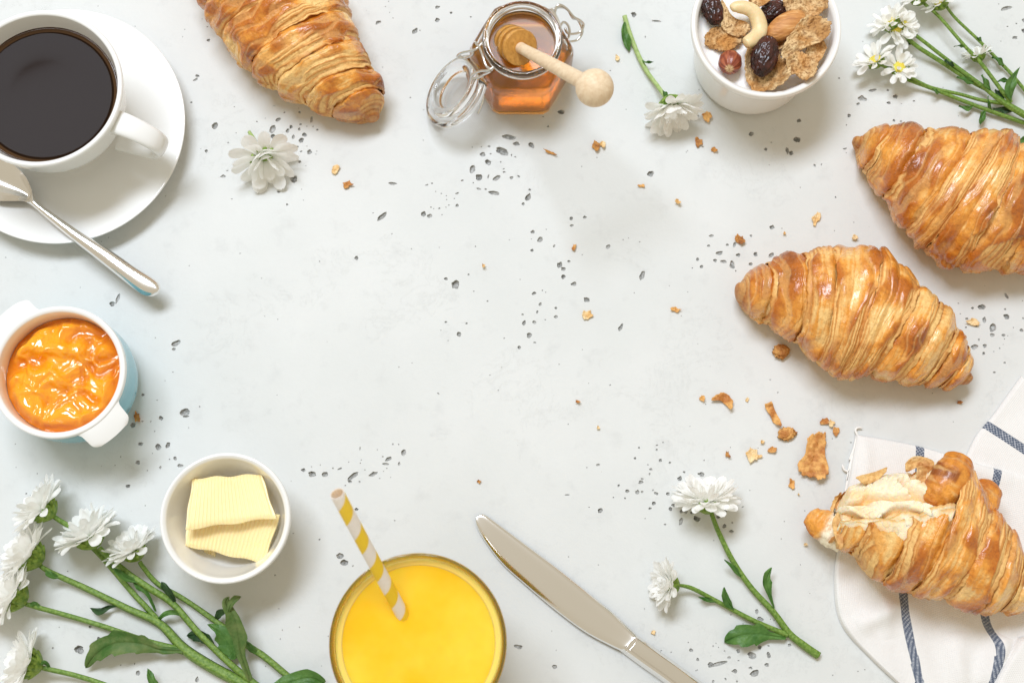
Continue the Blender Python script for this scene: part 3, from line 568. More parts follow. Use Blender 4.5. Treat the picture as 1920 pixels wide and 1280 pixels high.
# ------------------------------------------------------------------ croissants
GOLD, BROWN, DEEP, PALE, CREAM = (0.79, 0.325, 0.044), (0.50, 0.140, 0.011), (0.23, 0.052, 0.006), (0.89, 0.58, 0.22), (0.93, 0.83, 0.62)
def croissant(name, base, label, st, core, hk=0.40, zb=0.0, seed=0, tipl=True, tipr=True, thr=None, tone=0.0):
    """st: rows of (upper px, upper py, lower px, lower py) along the roll; band i lies between rows i and i+1.
    core: the band(s) on top; bands left of it overlap leftwards, bands right of it rightwards."""
    st = np.array(st, float); nb = len(st) - 1
    zl = zb + 0.020
    WU = np.array([P(r[0], r[1], zl) for r in st]); WL = np.array([P(r[2], r[3], zl) for r in st])
    root = thing(name, base, label, 'croissant', 'croissants')
    axis = (WU[-1] + WL[-1] - WU[0] - WL[0]); axis /= np.linalg.norm(axis)
    wmax = np.max(np.linalg.norm(WU - WL, axis=1))
    def place(s, th, rm):
        U, L = catmull(WU, s), catmull(WL, s)
        over = np.where(s < 0, s, np.where(s > nb, s - nb, 0))[..., None] * axis * 0.018
        m, h = (U + L) / 2 + over, (U - L) / 2
        a = np.linalg.norm(h, axis=-1)
        hz = (a * 0.75 + wmax * 0.10) * 0.92
        zc = np.minimum(hz * .80, 0.024)
        p = m + h * (rm * np.cos(th))[..., None]
        z = zc + hz * rm * np.sin(th) * np.where(np.sin(th) > 0, 1.0, 0.92)
        z = np.where(z < .0005, .0005 + (z - .0005) * .04, z)
        p[..., 2] = zb + np.maximum(z, 0.0004)
        return p
    Aw_ = lambda i: np.linalg.norm(WU[i] - WL[i]) / 2
    for i in range(nb):
        nt, nth = 76, 190
        sgn = -1 if i < core[0] else (1 if i > core[1] else 0)
        t = np.linspace(-0.16, 1.0, nt) if sgn != -1 else np.linspace(1.16, 0.0, nt)
        if sgn == 0: t = np.linspace(0.0, 1.0, nt)
        end = (i == 0 and tipl) or (i == nb - 1 and tipr)
        rows_t, rows_r = list(t), [1.0] * nt
        if end:
            e = -1 if i == 0 else 1
            t = np.linspace(-.16, 1.25, nt + 8) if e == 1 else np.linspace(1.16, -.25, nt + 8)
            d_ = (1.25 - t) if e == 1 else (t + .25)
            rows_t = list(t); rows_r = list(np.sqrt(np.clip(1 - np.clip(1 - d_ / .62, 0, 1) ** 2.2, 1e-5, 1)))
        else:
            te = t[-1]; e = 1 if sgn >= 0 else -1
            for dtt, rm in ((.018, .992), (.024, .975), (.018, .95), (-.03, .925), (-.15, .9)): rows_t.append(te + e * dtt); rows_r.append(rm)
            if sgn == 0:
                lead = [(-.15 * -1, .9), (.03, .925), (-.018, .95), (-.024, .975), (-.018, .992)]
                rows_t = [0.0 + q for q, _ in lead] + rows_t; rows_r = [r for _, r in lead] + rows_r
        T = np.array(rows_t)[:, None] * np.ones((1, nth)); Rm = np.array(rows_r)[:, None] * np.ones((1, nth))
        th0, th1 = -PI, PI
        if thr and i in thr: th0, th1 = thr[i]
        full = (th1 - th0) > 6.2
        TH = np.linspace(th0, th1, nth, endpoint=not full)[None] * np.ones((len(T), 1))
        if not full:                                   # ragged torn border
            rag = 0.16 * pn(np.stack([T * 5 + i * 3.1, T * 0 + 2.2, T * 0 + seed], -1)) + 0.03 * pn(np.stack([T * 19 + i, T * 0, T * 0 + seed], -1))
            TH = TH + rag * (th1 - TH) / (th1 - th0)
        td = T if sgn >= 0 else 1 - T                    # 0 at the tucked side, 1 at the free edge
        if sgn == 0: td = np.abs(T - .45) / .55
        cth, sth = np.cos(TH), np.sin(TH)
        sd = seed * 9 + i * 3.7
        wob = 0.085 * pn(np.stack([cth * 1.6 + sd, sth * 1.6, T * 0 + sd], -1)) + 0.03 * pn(np.stack([cth * 6 + sd, sth * 6, T * .5], -1))
        S = i + T + wob * (1 if not end else 1 - sstep(.3, .9, td))
        if not end: S = S + (1 if sgn >= 0 else -1) * .05 * sstep(.8, 1.0, td) * (pn(np.stack([TH * Aw_(i) * 150, T * 0, T * 0 + sd + 3], -1)) + .6 * pn(np.stack([TH * Aw_(i) * 420, T * 0, T * 0 + sd + 6], -1)))
        L1 = np.linalg.norm((WU[min(i + 1, nb)] + WL[min(i + 1, nb)] - WU[i] - WL[i]) / 2); Aw = np.linalg.norm(WU[i] - WL[i]) / 2
        ca, sa_ = TH * Aw, T * L1                        # metres around / along
        streak = pn(np.stack([sa_ * 620, ca * 26, T * 0 + sd], -1)) * .6 + pn(np.stack([sa_ * 1300, ca * 40, T * 0 + sd + 4], -1)) * .4
        broad = pn(np.stack([sa_ * 120, ca * 55, T * 0 + sd + 1], -1))
        blot = fbm(np.stack([sa_ * 75, ca * 75, T * 0 + sd + 7], -1), 2, 3)
        fine = pn(np.stack([sa_ * 420, ca * 420, T * 0 + sd], -1))
        # laminated zone near the free edge
        thr_ = 0.66 + 0.75 * pn(np.stack([ca * 34, T * .6, T * 0 + sd + 2], -1))
        lam = sstep(thr_ - .05, thr_ + .06, td) * (0.95 if not end else .8)
        nl = max(5.0, L1 * .42 / .00170)
        phase = td * nl + 1.1 * pn(np.stack([ca * 24, T * 2, T * 0 + sd + 5], -1)) + .25 * streak
        saw = (phase % 1.0)
        A1 = 0.45 + .55 * sstep(-.2, .4, pn(np.stack([ca * 90, phase * .7, T * 0 + sd], -1)))
        tuck = sstep(.22, -.05, td) * (0 if (sgn == 0) else 1)
        frill = pn(np.stack([ca * 150, T * 0, T * 0 + sd + 3], -1)) * .5 + pn(np.stack([ca * 420, T * 0, T * 0 + sd + 6], -1)) * .35
        disp = (0.0026 * broad * (1 - .45 * lam) + 0.00046 * streak * (.35 + .9 * lam) + 0.00022 * fine
                + lam * A1 * (0.0013 * saw - .0006) - 0.0024 * lam * sstep(.5, .98, td) + (0 if end else .0016) * np.exp(-((td - 1.0) / .07) ** 2) * (.7 + frill)
                + 0.0016 * np.sin(np.clip(td, 0, 1) ** .8 * PI) * (1 - lam * .3) - .0022 * tuck)
        disp -= .0017
        crease = sstep(.62, .80, 1 - np.abs(pn(np.stack([sa_ * 150 + .8 * broad, ca * 17, T * 0 + sd + 9], -1))) * 2.2)
        disp -= 0.0006 * crease * (1 - lam)
        body = np.clip((Rm - .93) / .07, 0, 1) if not end else np.clip(Rm * 1.4 - .3, 0, 1)
        p = place(S, TH, Rm)
        cen = place(S, TH, Rm * 0 + .02)
        nrm = p - cen; nrm /= np.linalg.norm(nrm, axis=-1)[..., None] + 1e-9
        up = np.clip((p[..., 2] - zb) / .006, 0, 1)
        p = p + nrm * (disp * body * (up * .8 + .2))[..., None]
        p[..., 2] = np.maximum(p[..., 2], zb + .0003)
        # baking colour: egg-washed ridges deep, cut layers pale, underside blond
        k = 0.46 + tone + .62 * blot + .30 * broad + .10 * fine + .55 * pn(np.stack([sa_ * 34, ca * 30, T * 0 + sd + 12], -1)) + .16 * np.sin(np.clip(td, 0, 1) * PI)
        k = k + .22 * sstep(.45, .9, td) * (1 - lam)
        colr = mixc(GOLD, BROWN, sstep(.42, .80, k)); colr = mixc(colr, DEEP, sstep(.85, 1.2, k) * .75)
        colr = mixc(colr, PALE, sstep(.34, -.02, k - .16 + .35 * streak) * .95)
        lamc = mixc(PALE, (0.64, 0.26, 0.05), sstep(.30, .9, saw + .35 * streak)); lamc = mixc(lamc, DEEP, sstep(.84, .97, saw) * .55 * A1)
        lamc = mixc(lamc, BROWN, sstep(.3, .8, blot + .2) * .5)
        colr = mixc(colr, lamc, lam * .92)
        colr = mixc(colr, PALE, crease * .30 * (1 - lam)); colr = mixc(colr, (0.88, .60, .24), sstep(.25, .75, streak) * .35)
        colr = mixc(colr, PALE, sstep(.25, -.55, sth) * .55 * (1 if not end else .3))
        if end: colr = mixc(colr, (0.34, 0.095, 0.014), sstep(.55, 1.15, td + .25 * blot) * .6)
        edge = np.exp(-((td - 1.0) / .022) ** 2) * (0 if end else 1)
        colr = mixc(colr, (0.28, .085, .014), edge * .65 * sstep(-.2, .3, blot))
        gl = np.clip(.85 - .75 * lam + .35 * blot, 0, 1)
        mk('roll_band', p.reshape(-1, 3), gfaces(len(T), nth, wv=full), MAT['crust'], root, col=colr.reshape(-1, 3), gloss=gl.reshape(-1))
    return root, place
croissant('croissant', P(620, 80), 'golden croissant at the top edge beside the coffee saucer, pointed tip downward',
    [(400, -150, 340, -110), (520, -125, 355, -35), (600, -70, 385, 30), (644, -12, 418, 84), (663, 34, 468, 142), (682, 86, 515, 176), (708, 132, 562, 195), (721, 166, 612, 214), (720, 192, 668, 222)], (2, 3), seed=1)
croissant('croissant', P(1790, 400), 'glossy golden croissant partly outside the right edge, below the flowers',
    [(1622, 238, 1614, 282), (1674, 231, 1620, 318), (1735, 240, 1655, 376), (1815, 254, 1697, 440), (1868, 250, 1730, 474), (1900, 272, 1790, 508), (1925, 325, 1870, 514), (1965, 360, 1925, 512), (2010, 405, 1985, 500), (2035, 440, 2020, 478)], (3, 4), seed=2, tone=.03)
croissant('croissant', P(1600, 600), 'whole croissant in full view, lying among crumbs in the middle right',
    [(1392, 508, 1398, 586), (1440, 486, 1434, 608), (1500, 471, 1490, 650), (1556, 466, 1530, 684), (1640, 468, 1572, 712), (1716, 530, 1622, 712), (1764, 566, 1680, 720), (1796, 612, 1728, 726), (1822, 648, 1770, 727), (1832, 684, 1800, 727)], (3, 4), seed=3, tone=-.04)
# torn croissant on the napkin
ZN = 0.0045
TL, TU = 0.0, 0.0
tc, tpl = croissant('croissant', P(1760, 1000), 'torn croissant with its white crumb showing, lying on the striped napkin',
    [(1588, 905, 1556, 1022), (1642, 884, 1592, 1045), (1712, 862, 1650, 1098), (1790, 850, 1702, 1119), (1845, 935, 1768, 1130), (1886, 978, 1826, 1150), (1918, 1030, 1882, 1152), (1962, 1072, 1942, 1146), (1998, 1105, 1985, 1132)],
    (3, 3), zb=ZN, seed=4, tipl=False, thr={0: (.64 * PI, 1.8 * PI), 1: (.60 * PI, 1.8 * PI), 2: (.50 * PI, 1.8 * PI)})
def blob(V3, col, gloss, name, mat, parent, wrap=True):
    nu, nv = V3.shape[:2]
    return mk(name, V3.reshape(-1, 3), gfaces(nu, nv, wv=wrap), MAT[mat], parent, col=col.reshape(-1, 3), gloss=gloss.reshape(-1))
# the open white crumb
nt, nth = 150, 200
T = np.linspace(-.12, 3.25, nt)[:, None] * np.ones((1, nth)); TH = np.linspace(-PI, PI, nth, endpoint=False)[None] * np.ones((nt, 1))
Rm = np.full_like(T, .85) * np.sqrt(np.clip((T + .12) / .3, 0, 1)) 
p = tpl(T, TH, Rm)
q = p * 1.0
sq = np.stack([q[..., 0] * .5 - q[..., 1] * .3, q[..., 0] * .8 + q[..., 1] * 1.5, q[..., 2] * .6], -1); cell = np.abs(pn(sq * 52 + 3, 1)); cell2 = np.abs(pn(q * 150, 2)); big = pn(q * 42, 4)
disp = -.0085 * sstep(.26, .0, cell) - .0014 * sstep(.16, 0, cell2) + .003 * big + .0004 * pn(q * 420, 6)
cen = tpl(T, TH, Rm * 0 + .02); nrm = p - cen; nrm /= np.linalg.norm(nrm, axis=-1)[..., None] + 1e-9
p = p + nrm * disp[..., None]; p[..., 2] = np.maximum(p[..., 2], ZN + .0008)
col = mixc((0.92, .82, .60), (0.86, .56, .22), sstep(.16, .0, cell) * .9); col = mixc(col, (.88, .6, .27), sstep(.12, .42, pn(q * 75, 9)) * .65)
blob(p, col, np.full(T.shape, .4), 'torn_crumb', 'crumb', tc)
for kk, (rm_, o0, o1) in enumerate(((.875, .05, .5), (.86, .13, .4))):      # torn inner layers
    nt2, nh2 = 120, 40
    T2 = np.linspace(-.05, 3.0, nt2)[:, None] * np.ones((1, nh2)); e0 = np.interp(T2[:, 0], [0, 1, 2, 3], [.64, .60, .50, .46]) * PI
    e0 = e0 - o0 * (1 + .8 * pn(np.stack([T2[:, 0] * 2.6, T2[:, 0] * 0 + kk, T2[:, 0] * 0], -1)) + .25 * pn(np.stack([T2[:, 0] * 11, T2[:, 0] * 0 + kk, T2[:, 0] * 0], -1)))
    TH2 = e0[:, None] + np.linspace(0, 1, nh2)[None] * (o0 + o1); p = tpl(T2, TH2, np.full_like(T2, rm_))
    b_ = pn(p * 130, kk); p[..., 2] += .0012 * b_
    c2_ = mixc((.93, .80, .55), (.80, .46, .15), np.clip(sstep(-.1, .6, b_) * (.6 - .15 * kk) + sstep(.16, .0, np.linspace(0, 1, nh2)[None] * (1 + .5 * b_)) * .95, 0, 1))
    blob(p, c2_, np.full(T2.shape, .4), 'torn_layer', 'crumb', tc, False)
# small left-over tail and the curled top end
def spindle(name, pts, rads, mat, colfun, zs, parent, seed, flat=.85, n=70, nr=64, rough=.0012):
    s = np.linspace(0, 1, n); px = np.array([P(a, b, z) for (a, b), z in zip(pts, zs)]); ctr = catmull(px, s * (len(pts) - 1))
    r = np.interp(s, np.linspace(0, 1, len(rads)), rads) * mpp(*pts[0], zs[0]); e = np.minimum(s, 1 - s); r = r * np.sqrt(np.clip(e / .10, 1e-4, 1))
    t_, N_, B_ = frames(ctr); ph = np.linspace(0, 2 * PI, nr, endpoint=False)
    S, PH = s[:, None] * np.ones((1, nr)), ph[None] * np.ones((n, 1))
    Lm = np.linalg.norm(np.diff(ctr, axis=0), axis=1).sum()
    st_ = pn(np.stack([S * Lm * 500, PH * 1.2, S * 0 + seed], -1)); bl = fbm(np.stack([np.cos(PH) * 1.3, np.sin(PH) * 1.3, S * Lm * 90 + seed], -1), 1)
    rr2 = r[:, None] * (1 + .16 * bl) + rough * st_ * .6
    V = ctr[:, None] + rr2[..., None] * (np.cos(PH)[..., None] * B_[:, None] + flat * np.sin(PH)[..., None] * N_[:, None])
    V[..., 2] = np.maximum(V[..., 2], ZN * .5)
    col, g = colfun(S, PH, st_, bl)
    return blob(V, col, g, name, mat, parent)
def cf_tail(S, PH, st_, bl):
    c = mixc(GOLD, BROWN, sstep(0, .6, .35 + bl - .5 * np.sin(PH))); c = mixc(c, PALE, sstep(.0, .5, st_) * .4)
    return mixc(c, CREAM, sstep(.45, .62, S + .18 * bl)), np.full(S.shape, .4)
spindle('tail_end', [(1516, 962), (1535, 978), (1560, 992), (1590, 1006)], [14, 27, 33, 34], 'crust', cf_tail, [.014, .016, .017, .018], tc, 3.3)
def cf_nub(S, PH, st_, bl):
    c = mixc(GOLD, BROWN, sstep(-.1, .7, .3 + bl + .3 * st_)); c = mixc(c, DEEP, sstep(.2, .6, np.exp(-((S - .45) / .12) ** 2) * (np.cos(PH - .3) > .2) * (.6 + bl)) * .8)
    return mixc(c, PALE, sstep(.15, .55, st_) * .45), np.full(S.shape, .55)
spindle('curled_end', [(1800, 860), (1787, 888), (1768, 920), (1752, 946)], [26, 36, 34, 27], 'crust', cf_nub, [.046, .052, .053, .048], tc, 6.1)
spindle('crust_fold', [(1856, 905), (1836, 948), (1808, 985), (1770, 1010)], [24, 34, 30, 18], 'crust', cf_nub, [.026, .034, .040, .042], tc, 8.4)
def thin_flake(name, outline, z, mat, cfun, parent=None, base=None, th=.0008, curl=.002, seed=0.0, n=16, bumpy=.001, nr=12, k=8, rag=.09):
    """curled flake from an outline in photo pixels"""
    o = np.array(outline, float); m = o.mean(0); s = np.linspace(0, len(o), len(o) * k, endpoint=False)
    oo = np.vstack([o[-1:], o, o[:2]]); ring = catmull(oo, s + 1); ring = ring + (ring - m) * (rag * pn(np.stack([s * 1.7, s * 0 + seed, s * 0], -1)) + rag * .9 * pn(np.stack([s * 4.3, s * 0 + seed, s * 0 + 3], -1)))[:, None]
    V = []; ns = len(ring); ext = np.abs(ring - m).max() * mpp(*m)
    for lay in (0, 1):
        for i in range(nr):
            q = (i + .001) / (nr - 1)
            pp = m + (ring - m) * q
            w = np.array([P(a, b, z) for a, b in pp])
            d = (pp - m) @ np.array((.8, .6)) / (np.abs(ring - m).max() + 1e-9)
            zz = curl * d ** 2 + bumpy * pn(np.stack([w[:, 0] * 160, w[:, 1] * 160, w[:, 0] * 0 + seed], -1)) + bumpy * .75 * fbm(np.stack([w[:, 0] * 420, w[:, 1] * 420, w[:, 0] * 0 + seed], -1), 2, 3)
            zz = np.maximum(z + zz + th * .5 * (1 if lay == 0 else -1) * (1 if i < nr - 1 else .3), .0002 if z < .01 else -1)
            w[:, 2] = zz; V.append(w)
    V = np.array(V); n_ = nr * ns; F = gfaces(nr, ns, wv=True, flip=True); F = [f[::-1] for f in F]
    F += [tuple(i + n_ for i in f[::-1]) for f in gfaces(nr, ns, wv=True)]
    F += [((nr - 1) * ns + j, n_ + (nr - 1) * ns + j, n_ + (nr - 1) * ns + (j + 1) % ns, (nr - 1) * ns + (j + 1) % ns) for j in range(ns)]
    Vf = V.reshape(-1, 3); c, g = cfun(Vf, seed)
    return mk(name, Vf, F, MAT[mat], parent, base, col=c, gloss=g)
def cf_flake(V, sd):
    a = fbm(V * 110 + sd, 3, 3); b = pn(V * 420 + sd, 5)
    c = mixc((0.80, .50, .19), (0.46, .17, .03), sstep(-.25, .45, a + .25 * b)); return mixc(c, (.88, .68, .38), sstep(.2, .6, -a)), np.clip(.5 + a, 0, 1)
for ol, z in (([(1697, 868), (1716, 855), (1748, 862), (1744, 884), (1722, 876), (1700, 884)], .040), ([(1716, 876), (1750, 876), (1745, 905), (1725, 915)], .043),
              ([(1605, 895), (1640, 884), (1662, 876), (1650, 896), (1622, 908)], .036), ([(1722, 985), (1748, 940), (1755, 1000), (1735, 1040)], .045), ([(1560, 985), (1572, 962), (1580, 1000), (1574, 1030)], .034)):
    thin_flake('crust_flake', ol, z, 'flake_crumb', cf_flake, parent=tc, curl=.004, seed=z * 100, bumpy=.002)

# ------------------------------------------------------------------ napkin
def cloth(rows, us, stripe_u, nu, nv, zfun, name, parent, sw=.0026):
    rows = np.array(rows, float); nr, nk = rows.shape[:2]
    vv = np.linspace(0, nr - 1, nv); cols = np.stack([catmull(rows[:, k], vv) for k in range(nk)], 1)      # nv,nk,2
    uk = np.linspace(0, us[-1], nu); W = np.zeros((nv, nu, 3)); X = np.zeros((nv, nu)); Y = np.zeros((nv, nu))
    for i in range(nv):
        s = np.interp(uk, us, np.arange(nk)); pp = catmull(cols[i], s)
        for j in range(nu): W[i, j] = P(pp[j, 0], pp[j, 1], 0.003)
    X[:, 1:] = np.cumsum(np.linalg.norm(np.diff(W, axis=1), axis=2), 1); Y[1:] = np.cumsum(np.linalg.norm(np.diff(W, axis=0), axis=2), 0)
    I, J = np.meshgrid(np.arange(nv), np.arange(nu), indexing='ij')
    dist = np.minimum(np.minimum(X, 10), np.minimum(Y, np.abs(Y[-1:] - Y)))
    W[..., 2] = zfun(W, X, Y, dist)
    st = np.zeros((nv, nu))
    for su in stripe_u:
        j0 = np.argmin(np.abs(uk - su)); d = X - X[:, j0:j0 + 1]; st = np.maximum(st, (np.abs(d) < sw).astype(float))
    col = np.stack([st, st, st], -1)
    return mk(name, W.reshape(-1, 3), gfaces(nv, nu, flip=True), MAT['linen'], parent, col=col.reshape(-1, 3), uv=np.stack([X, Y], -1).reshape(-1, 2))
nap = thing('napkin', P(1720, 1050), 'white linen napkin with dark blue stripes, crumpled under the torn croissant', 'napkin')
def zn(W, X, Y, d):
    wr = .0016 * pn(np.stack([W[..., 0] * 24 + W[..., 1] * 12, W[..., 1] * 8, X * 0], -1), 4) + .0009 * pn(np.stack([W[..., 0] * 70 + W[..., 1] * 30, W[..., 1] * 20, X * 0], -1), 6)
    z = .0032 + wr * 1.9
    for (ax_, ay_), (bx_, by_), h_, w_ in CREASES:
        a_, b_ = P(ax_, ay_)[:2], P(bx_, by_)[:2]; ab = b_ - a_; t = np.clip(((W[..., :2] - a_) @ ab) / ab.dot(ab), 0, 1)
        dd = np.linalg.norm(W[..., :2] - (a_ + t[..., None] * ab), axis=-1); z = z + 1.35 * h_ * np.exp(-(dd / w_) ** 2) * np.sin(np.clip(t, .02, .98) * PI) ** .5
    e = np.clip(d / .0022, 0, 1)
    return np.maximum(.0004 + z * np.sqrt(1 - (1 - e) ** 2), .0004)
CREASES = [((1600, 1175), (1690, 1130), .0035, .006), ((1640, 1075), (1665, 1200), .0022, .005), ((1845, 1290), (1880, 1190), .006, .007), ((1620, 830), (1615, 1000), .0012, .004), ((1790, 1180), (1800, 1290), .0028, .007), ((1750, 860), (1900, 905), .0015, .006)]
cloth([[(1606, 813), (1726, 836), (1870, 878), (2060, 925)], [(1592, 890), (1722, 900), (1859, 938), (2060, 985)], [(1576, 1000), (1705, 1010), (1850, 1040), (2055, 1070)],
       [(1566, 1090), (1692, 1112), (1845, 1152), (2050, 1180)], [(1578, 1168), (1702, 1182), (1868, 1210), (2050, 1240)], [(1632, 1232), (1716, 1246), (1862, 1262), (2050, 1290)], [(1705, 1300), (1730, 1312), (1850, 1320), (2050, 1340)]],
      [0, .29, .62, 1.0], [.29, .62], 190, 210, zn, 'front_layer', nap)
def zb_(W, X, Y, d):
    e = np.clip(d / .0025, 0, 1); w = .0022 * pn(np.stack([W[..., 0] * 30, W[..., 1] * 45, X * 0], -1), 2)
    ridge = .006 * np.exp(-((Y - .02) / .01) ** 2) * 0
    return np.maximum(.0003 + (.0022 + .0035 * sstep(.03, .07, X) * 0 + w * .8 + ridge) * np.sqrt(1 - (1 - e) ** 2), .0003)
ho = [(1917, 704), (1866, 775), (1845, 800), (1828, 824), (1800, 885)]
rows = [[(h[0] + q * 112, h[1] + q * 74) for h in ho] for q in (0, .6, 1.2, 1.8)]
cloth(rows, [0, .5, .62, .74, 1.0], [.585], 120, 90, zb_, 'back_layer', nap)
def zf2(W, X, Y, d):
    e = np.clip(d / .005, 0, 1); return .004 + (.0075 + .0014 * pn(np.stack([W[..., 0] * 50, W[..., 1] * 50, X * 0], -1), 2)) * np.sqrt(1 - (1 - e) ** 2)
cloth([[(1905, 1196), (1960, 1185), (2050, 1170)], [(1880, 1232), (1950, 1230), (2050, 1225)], [(1862, 1262), (1950, 1270), (2050, 1275)], [(1850, 1300), (1940, 1310), (2050, 1320)]], [0, .5, 1], [], 60, 60, zf2, 'corner_fold', nap)
for pts in ([(1608, 816), (1604, 806), (1609, 801), (1618, 802)], [(1591, 884), (1583, 880), (1579, 870)], [(1593, 862), (1601, 840), (1606, 818)], [(1588, 900), (1594, 870), (1603, 846)], [(1582, 945), (1588, 905), (1598, 862)]):
    V, F = tube(spline([P(a, b, .0022) for a, b in pts], 14), [.0007] * 11 + [.0005, .0003, .0002], 6); mk('frayed_thread', V, F, MAT['thread'], nap)

# ------------------------------------------------------------------ crumbs and flakes on the table
def cf_t(tone):
    def f(V, sd):
        a = fbm(V * 170 + sd, 3, 3)
        c1, c2 = {'o': ((.80, .44, .14), (.50, .19, .04)), 'b': ((.62, .30, .08), (.30, .10, .02)), 'p': ((.90, .70, .40), (.78, .48, .18))}[tone]
        return mixc(c1, c2, sstep(-.25, .35, a)), np.clip(.4 + a, 0, 1)
    return f
CR = [(630, 318, 13, 17, 30, 'p', 'pale curled crumb right of the loose flower head'), (652, 346, 22, 12, -15, 'o', 'pale orange crumb just below another, right of the loose flower'),
 (1117, 273, 18, 18, 20, 'b', 'brown crumb right below the wooden dipper knob'), (1130, 271, 11, 12, 0, 'p', 'pale crumb touching the brown one below the dipper knob'), (1031, 286, 27, 5, 20, 'b', 'thin brown sliver below the honey jar'),
 (1326, 219, 16, 20, -20, 'o', 'orange crumb right of the white flower at the top'), (1310, 266, 15, 19, -30, 'b', 'brown crumb below the white flower at the top'), (1339, 281, 10, 9, 30, 'b', 'tiny brown crumb below the muesli bowl'),
 (1203, 348, 15, 6, -10, 'o', 'thin pale sliver left below the top flower'), (1270, 379, 10, 10, 0, 'p', 'tiny pale crumb alone below the top flower'), (1387, 449, 18, 20, 20, 'b', 'brown angular crumb left above the whole croissant'),
 (1530, 409, 14, 28, 20, 'p', 'curved pale flake between the two right croissants'), (1602, 446, 12, 9, 20, 'p', 'flat pale crumb between the two right croissants'), (1267, 580, 20, 10, 20, 'o', 'orange splinter left of the whole croissant'),
 (1099, 590, 24, 18, -20, 'p', 'pale torn flake near the middle of the table'), (1463, 660, 29, 26, 0, 'o', 'round crumb lump below the whole croissant'), (1825, 604, 30, 13, -5, 'p', 'pale crumb right of the whole croissant'),
 (1799, 754, 10, 6, 0, 'b', 'tiny dark crumb under the whole croissant tip'), (1316, 746, 11, 13, 30, 'o', 'tiny orange crumb left of the crescent flake'), (1402, 748, 7, 9, 20, 'p', 'tiny pale crumb right of the crescent flake'),
 (1474, 814, 32, 23, -10, 'o', 'curled orange crumb below the long flake'), (1408, 851, 22, 28, 0, 'p', 'pale square flake left of the big flake'), (1422, 855, 12, 9, 0, 'p', 'tiny pale chip beside the pale square flake'), (1364, 851, 9, 12, -30, 'b', 'small brown chip left of the pale square flake'),
 (1448, 842, 20, 11, 0, 'o', 'small orange crumb right of the pale square flake'), (1430, 828, 8, 7, 0, 'p', 'tiny pale crumb above the pale square flake'), (1546, 789, 18, 13, 0, 'o', 'small orange crumb above the big flake'), (1558, 793, 13, 13, 0, 'p', 'small pale crumb above the big flake'),
 (1568, 809, 13, 21, 15, 'o', 'small oval crumb right above the big flake'), (1484, 907, 12, 23, 5, 'o', 'small upright orange flake below the big flake'), (1497, 926, 4, 4, 0, 'p', 'speck of pale crumb below the upright flake'),
 (898, 902, 7, 7, 0, 'b', 'tiny red brown crumb above the knife tip'), (1225, 1185, 8, 8, 0, 'p', 'tiny pale crumb between knife and small flower'), (1083, 753, 9, 5, 20, 'o', 'tiny orange splinter in the empty lower middle'), (1122, 801, 6, 7, 0, 'p', 'tiny pale speck in the empty lower middle'), (1510, 1020, 7, 6, 0, 'p', 'tiny pale crumb under the torn croissant tip'), (1076, 464, 7, 13, 20, 'o', 'tiny orange splinter above the middle of the table'), (907, 499, 6, 7, 0, 'p', 'tiny pale crumb in the middle of the table'),
 (257, 781, 13, 20, -10, 'b', 'brown flake beside the blue jam pot handle'), (1158, 109, 8, 13, 0, 'p', 'tiny pale crumb beside the top flower stem'), (1471, 437, 5, 6, 0, 'p', 'tiny pale speck above the whole croissant')]
for k, (x, y, w, h, a, tone, lab) in enumerate(CR):
    s = mpp(x, y); ang = rad(a); n = 11; ph = np.linspace(0, 2 * PI, n, endpoint=False)
    if k in (15, 20):                             # lumpy crumb
        nu, nv = 28, 40; V = []
        for i in range(nu):
            la = -PI / 2 + PI * i / (nu - 1)
            for p_ in np.linspace(0, 2 * PI, nv, endpoint=False): V.append((math.cos(la) * math.cos(p_), math.cos(la) * math.sin(p_), math.sin(la)))
        V = np.array(V); d = 1 + .7 * fbm(V * 2.1 + k * 5, k, 5, .8) + .25 * pn(V * 6 + k, 2); d[:nv] = d[0]; d[-nv:] = d[-1]
        V = V * d[:, None] * np.array((w / 2 * s, h / 2 * s, min(w, h) * .30 * s)); ca, sa = math.cos(-ang), math.sin(-ang)
        V = np.stack([V[:, 0] * ca - V[:, 1] * sa, V[:, 0] * sa + V[:, 1] * ca, V[:, 2]], -1); c = P(x, y); V = V + c; V[:, 2] += -V[:, 2].min() * .75; V[:, 2] = np.maximum(V[:, 2], .0002)
        col, g = cf_t(tone)(V, k * 1.7); o = mk('crumb', V, gfaces(nu, nv, wv=True, flip=True), MAT['flake_crumb'], base=c, col=col, gloss=g)
    else:
        r = 1 + RS.uniform(-.4, .3, n); ol = [(x + w / 2 * q * math.cos(p_) * math.cos(ang) - h / 2 * q * math.sin(p_) * math.sin(ang), y + w / 2 * q * math.cos(p_) * math.sin(ang) + h / 2 * q * math.sin(p_) * math.cos(ang)) for q, p_ in zip(r, ph)]
        o = thin_flake('crumb', ol, .0014, 'flake_crumb', cf_t(tone), base=P(x, y), th=.0008, curl=.0016, seed=k * 1.3, bumpy=.0013, k=4, rag=.16)
    tag(o, lab, 'crumb', 'croissant crumbs scattered on the table')
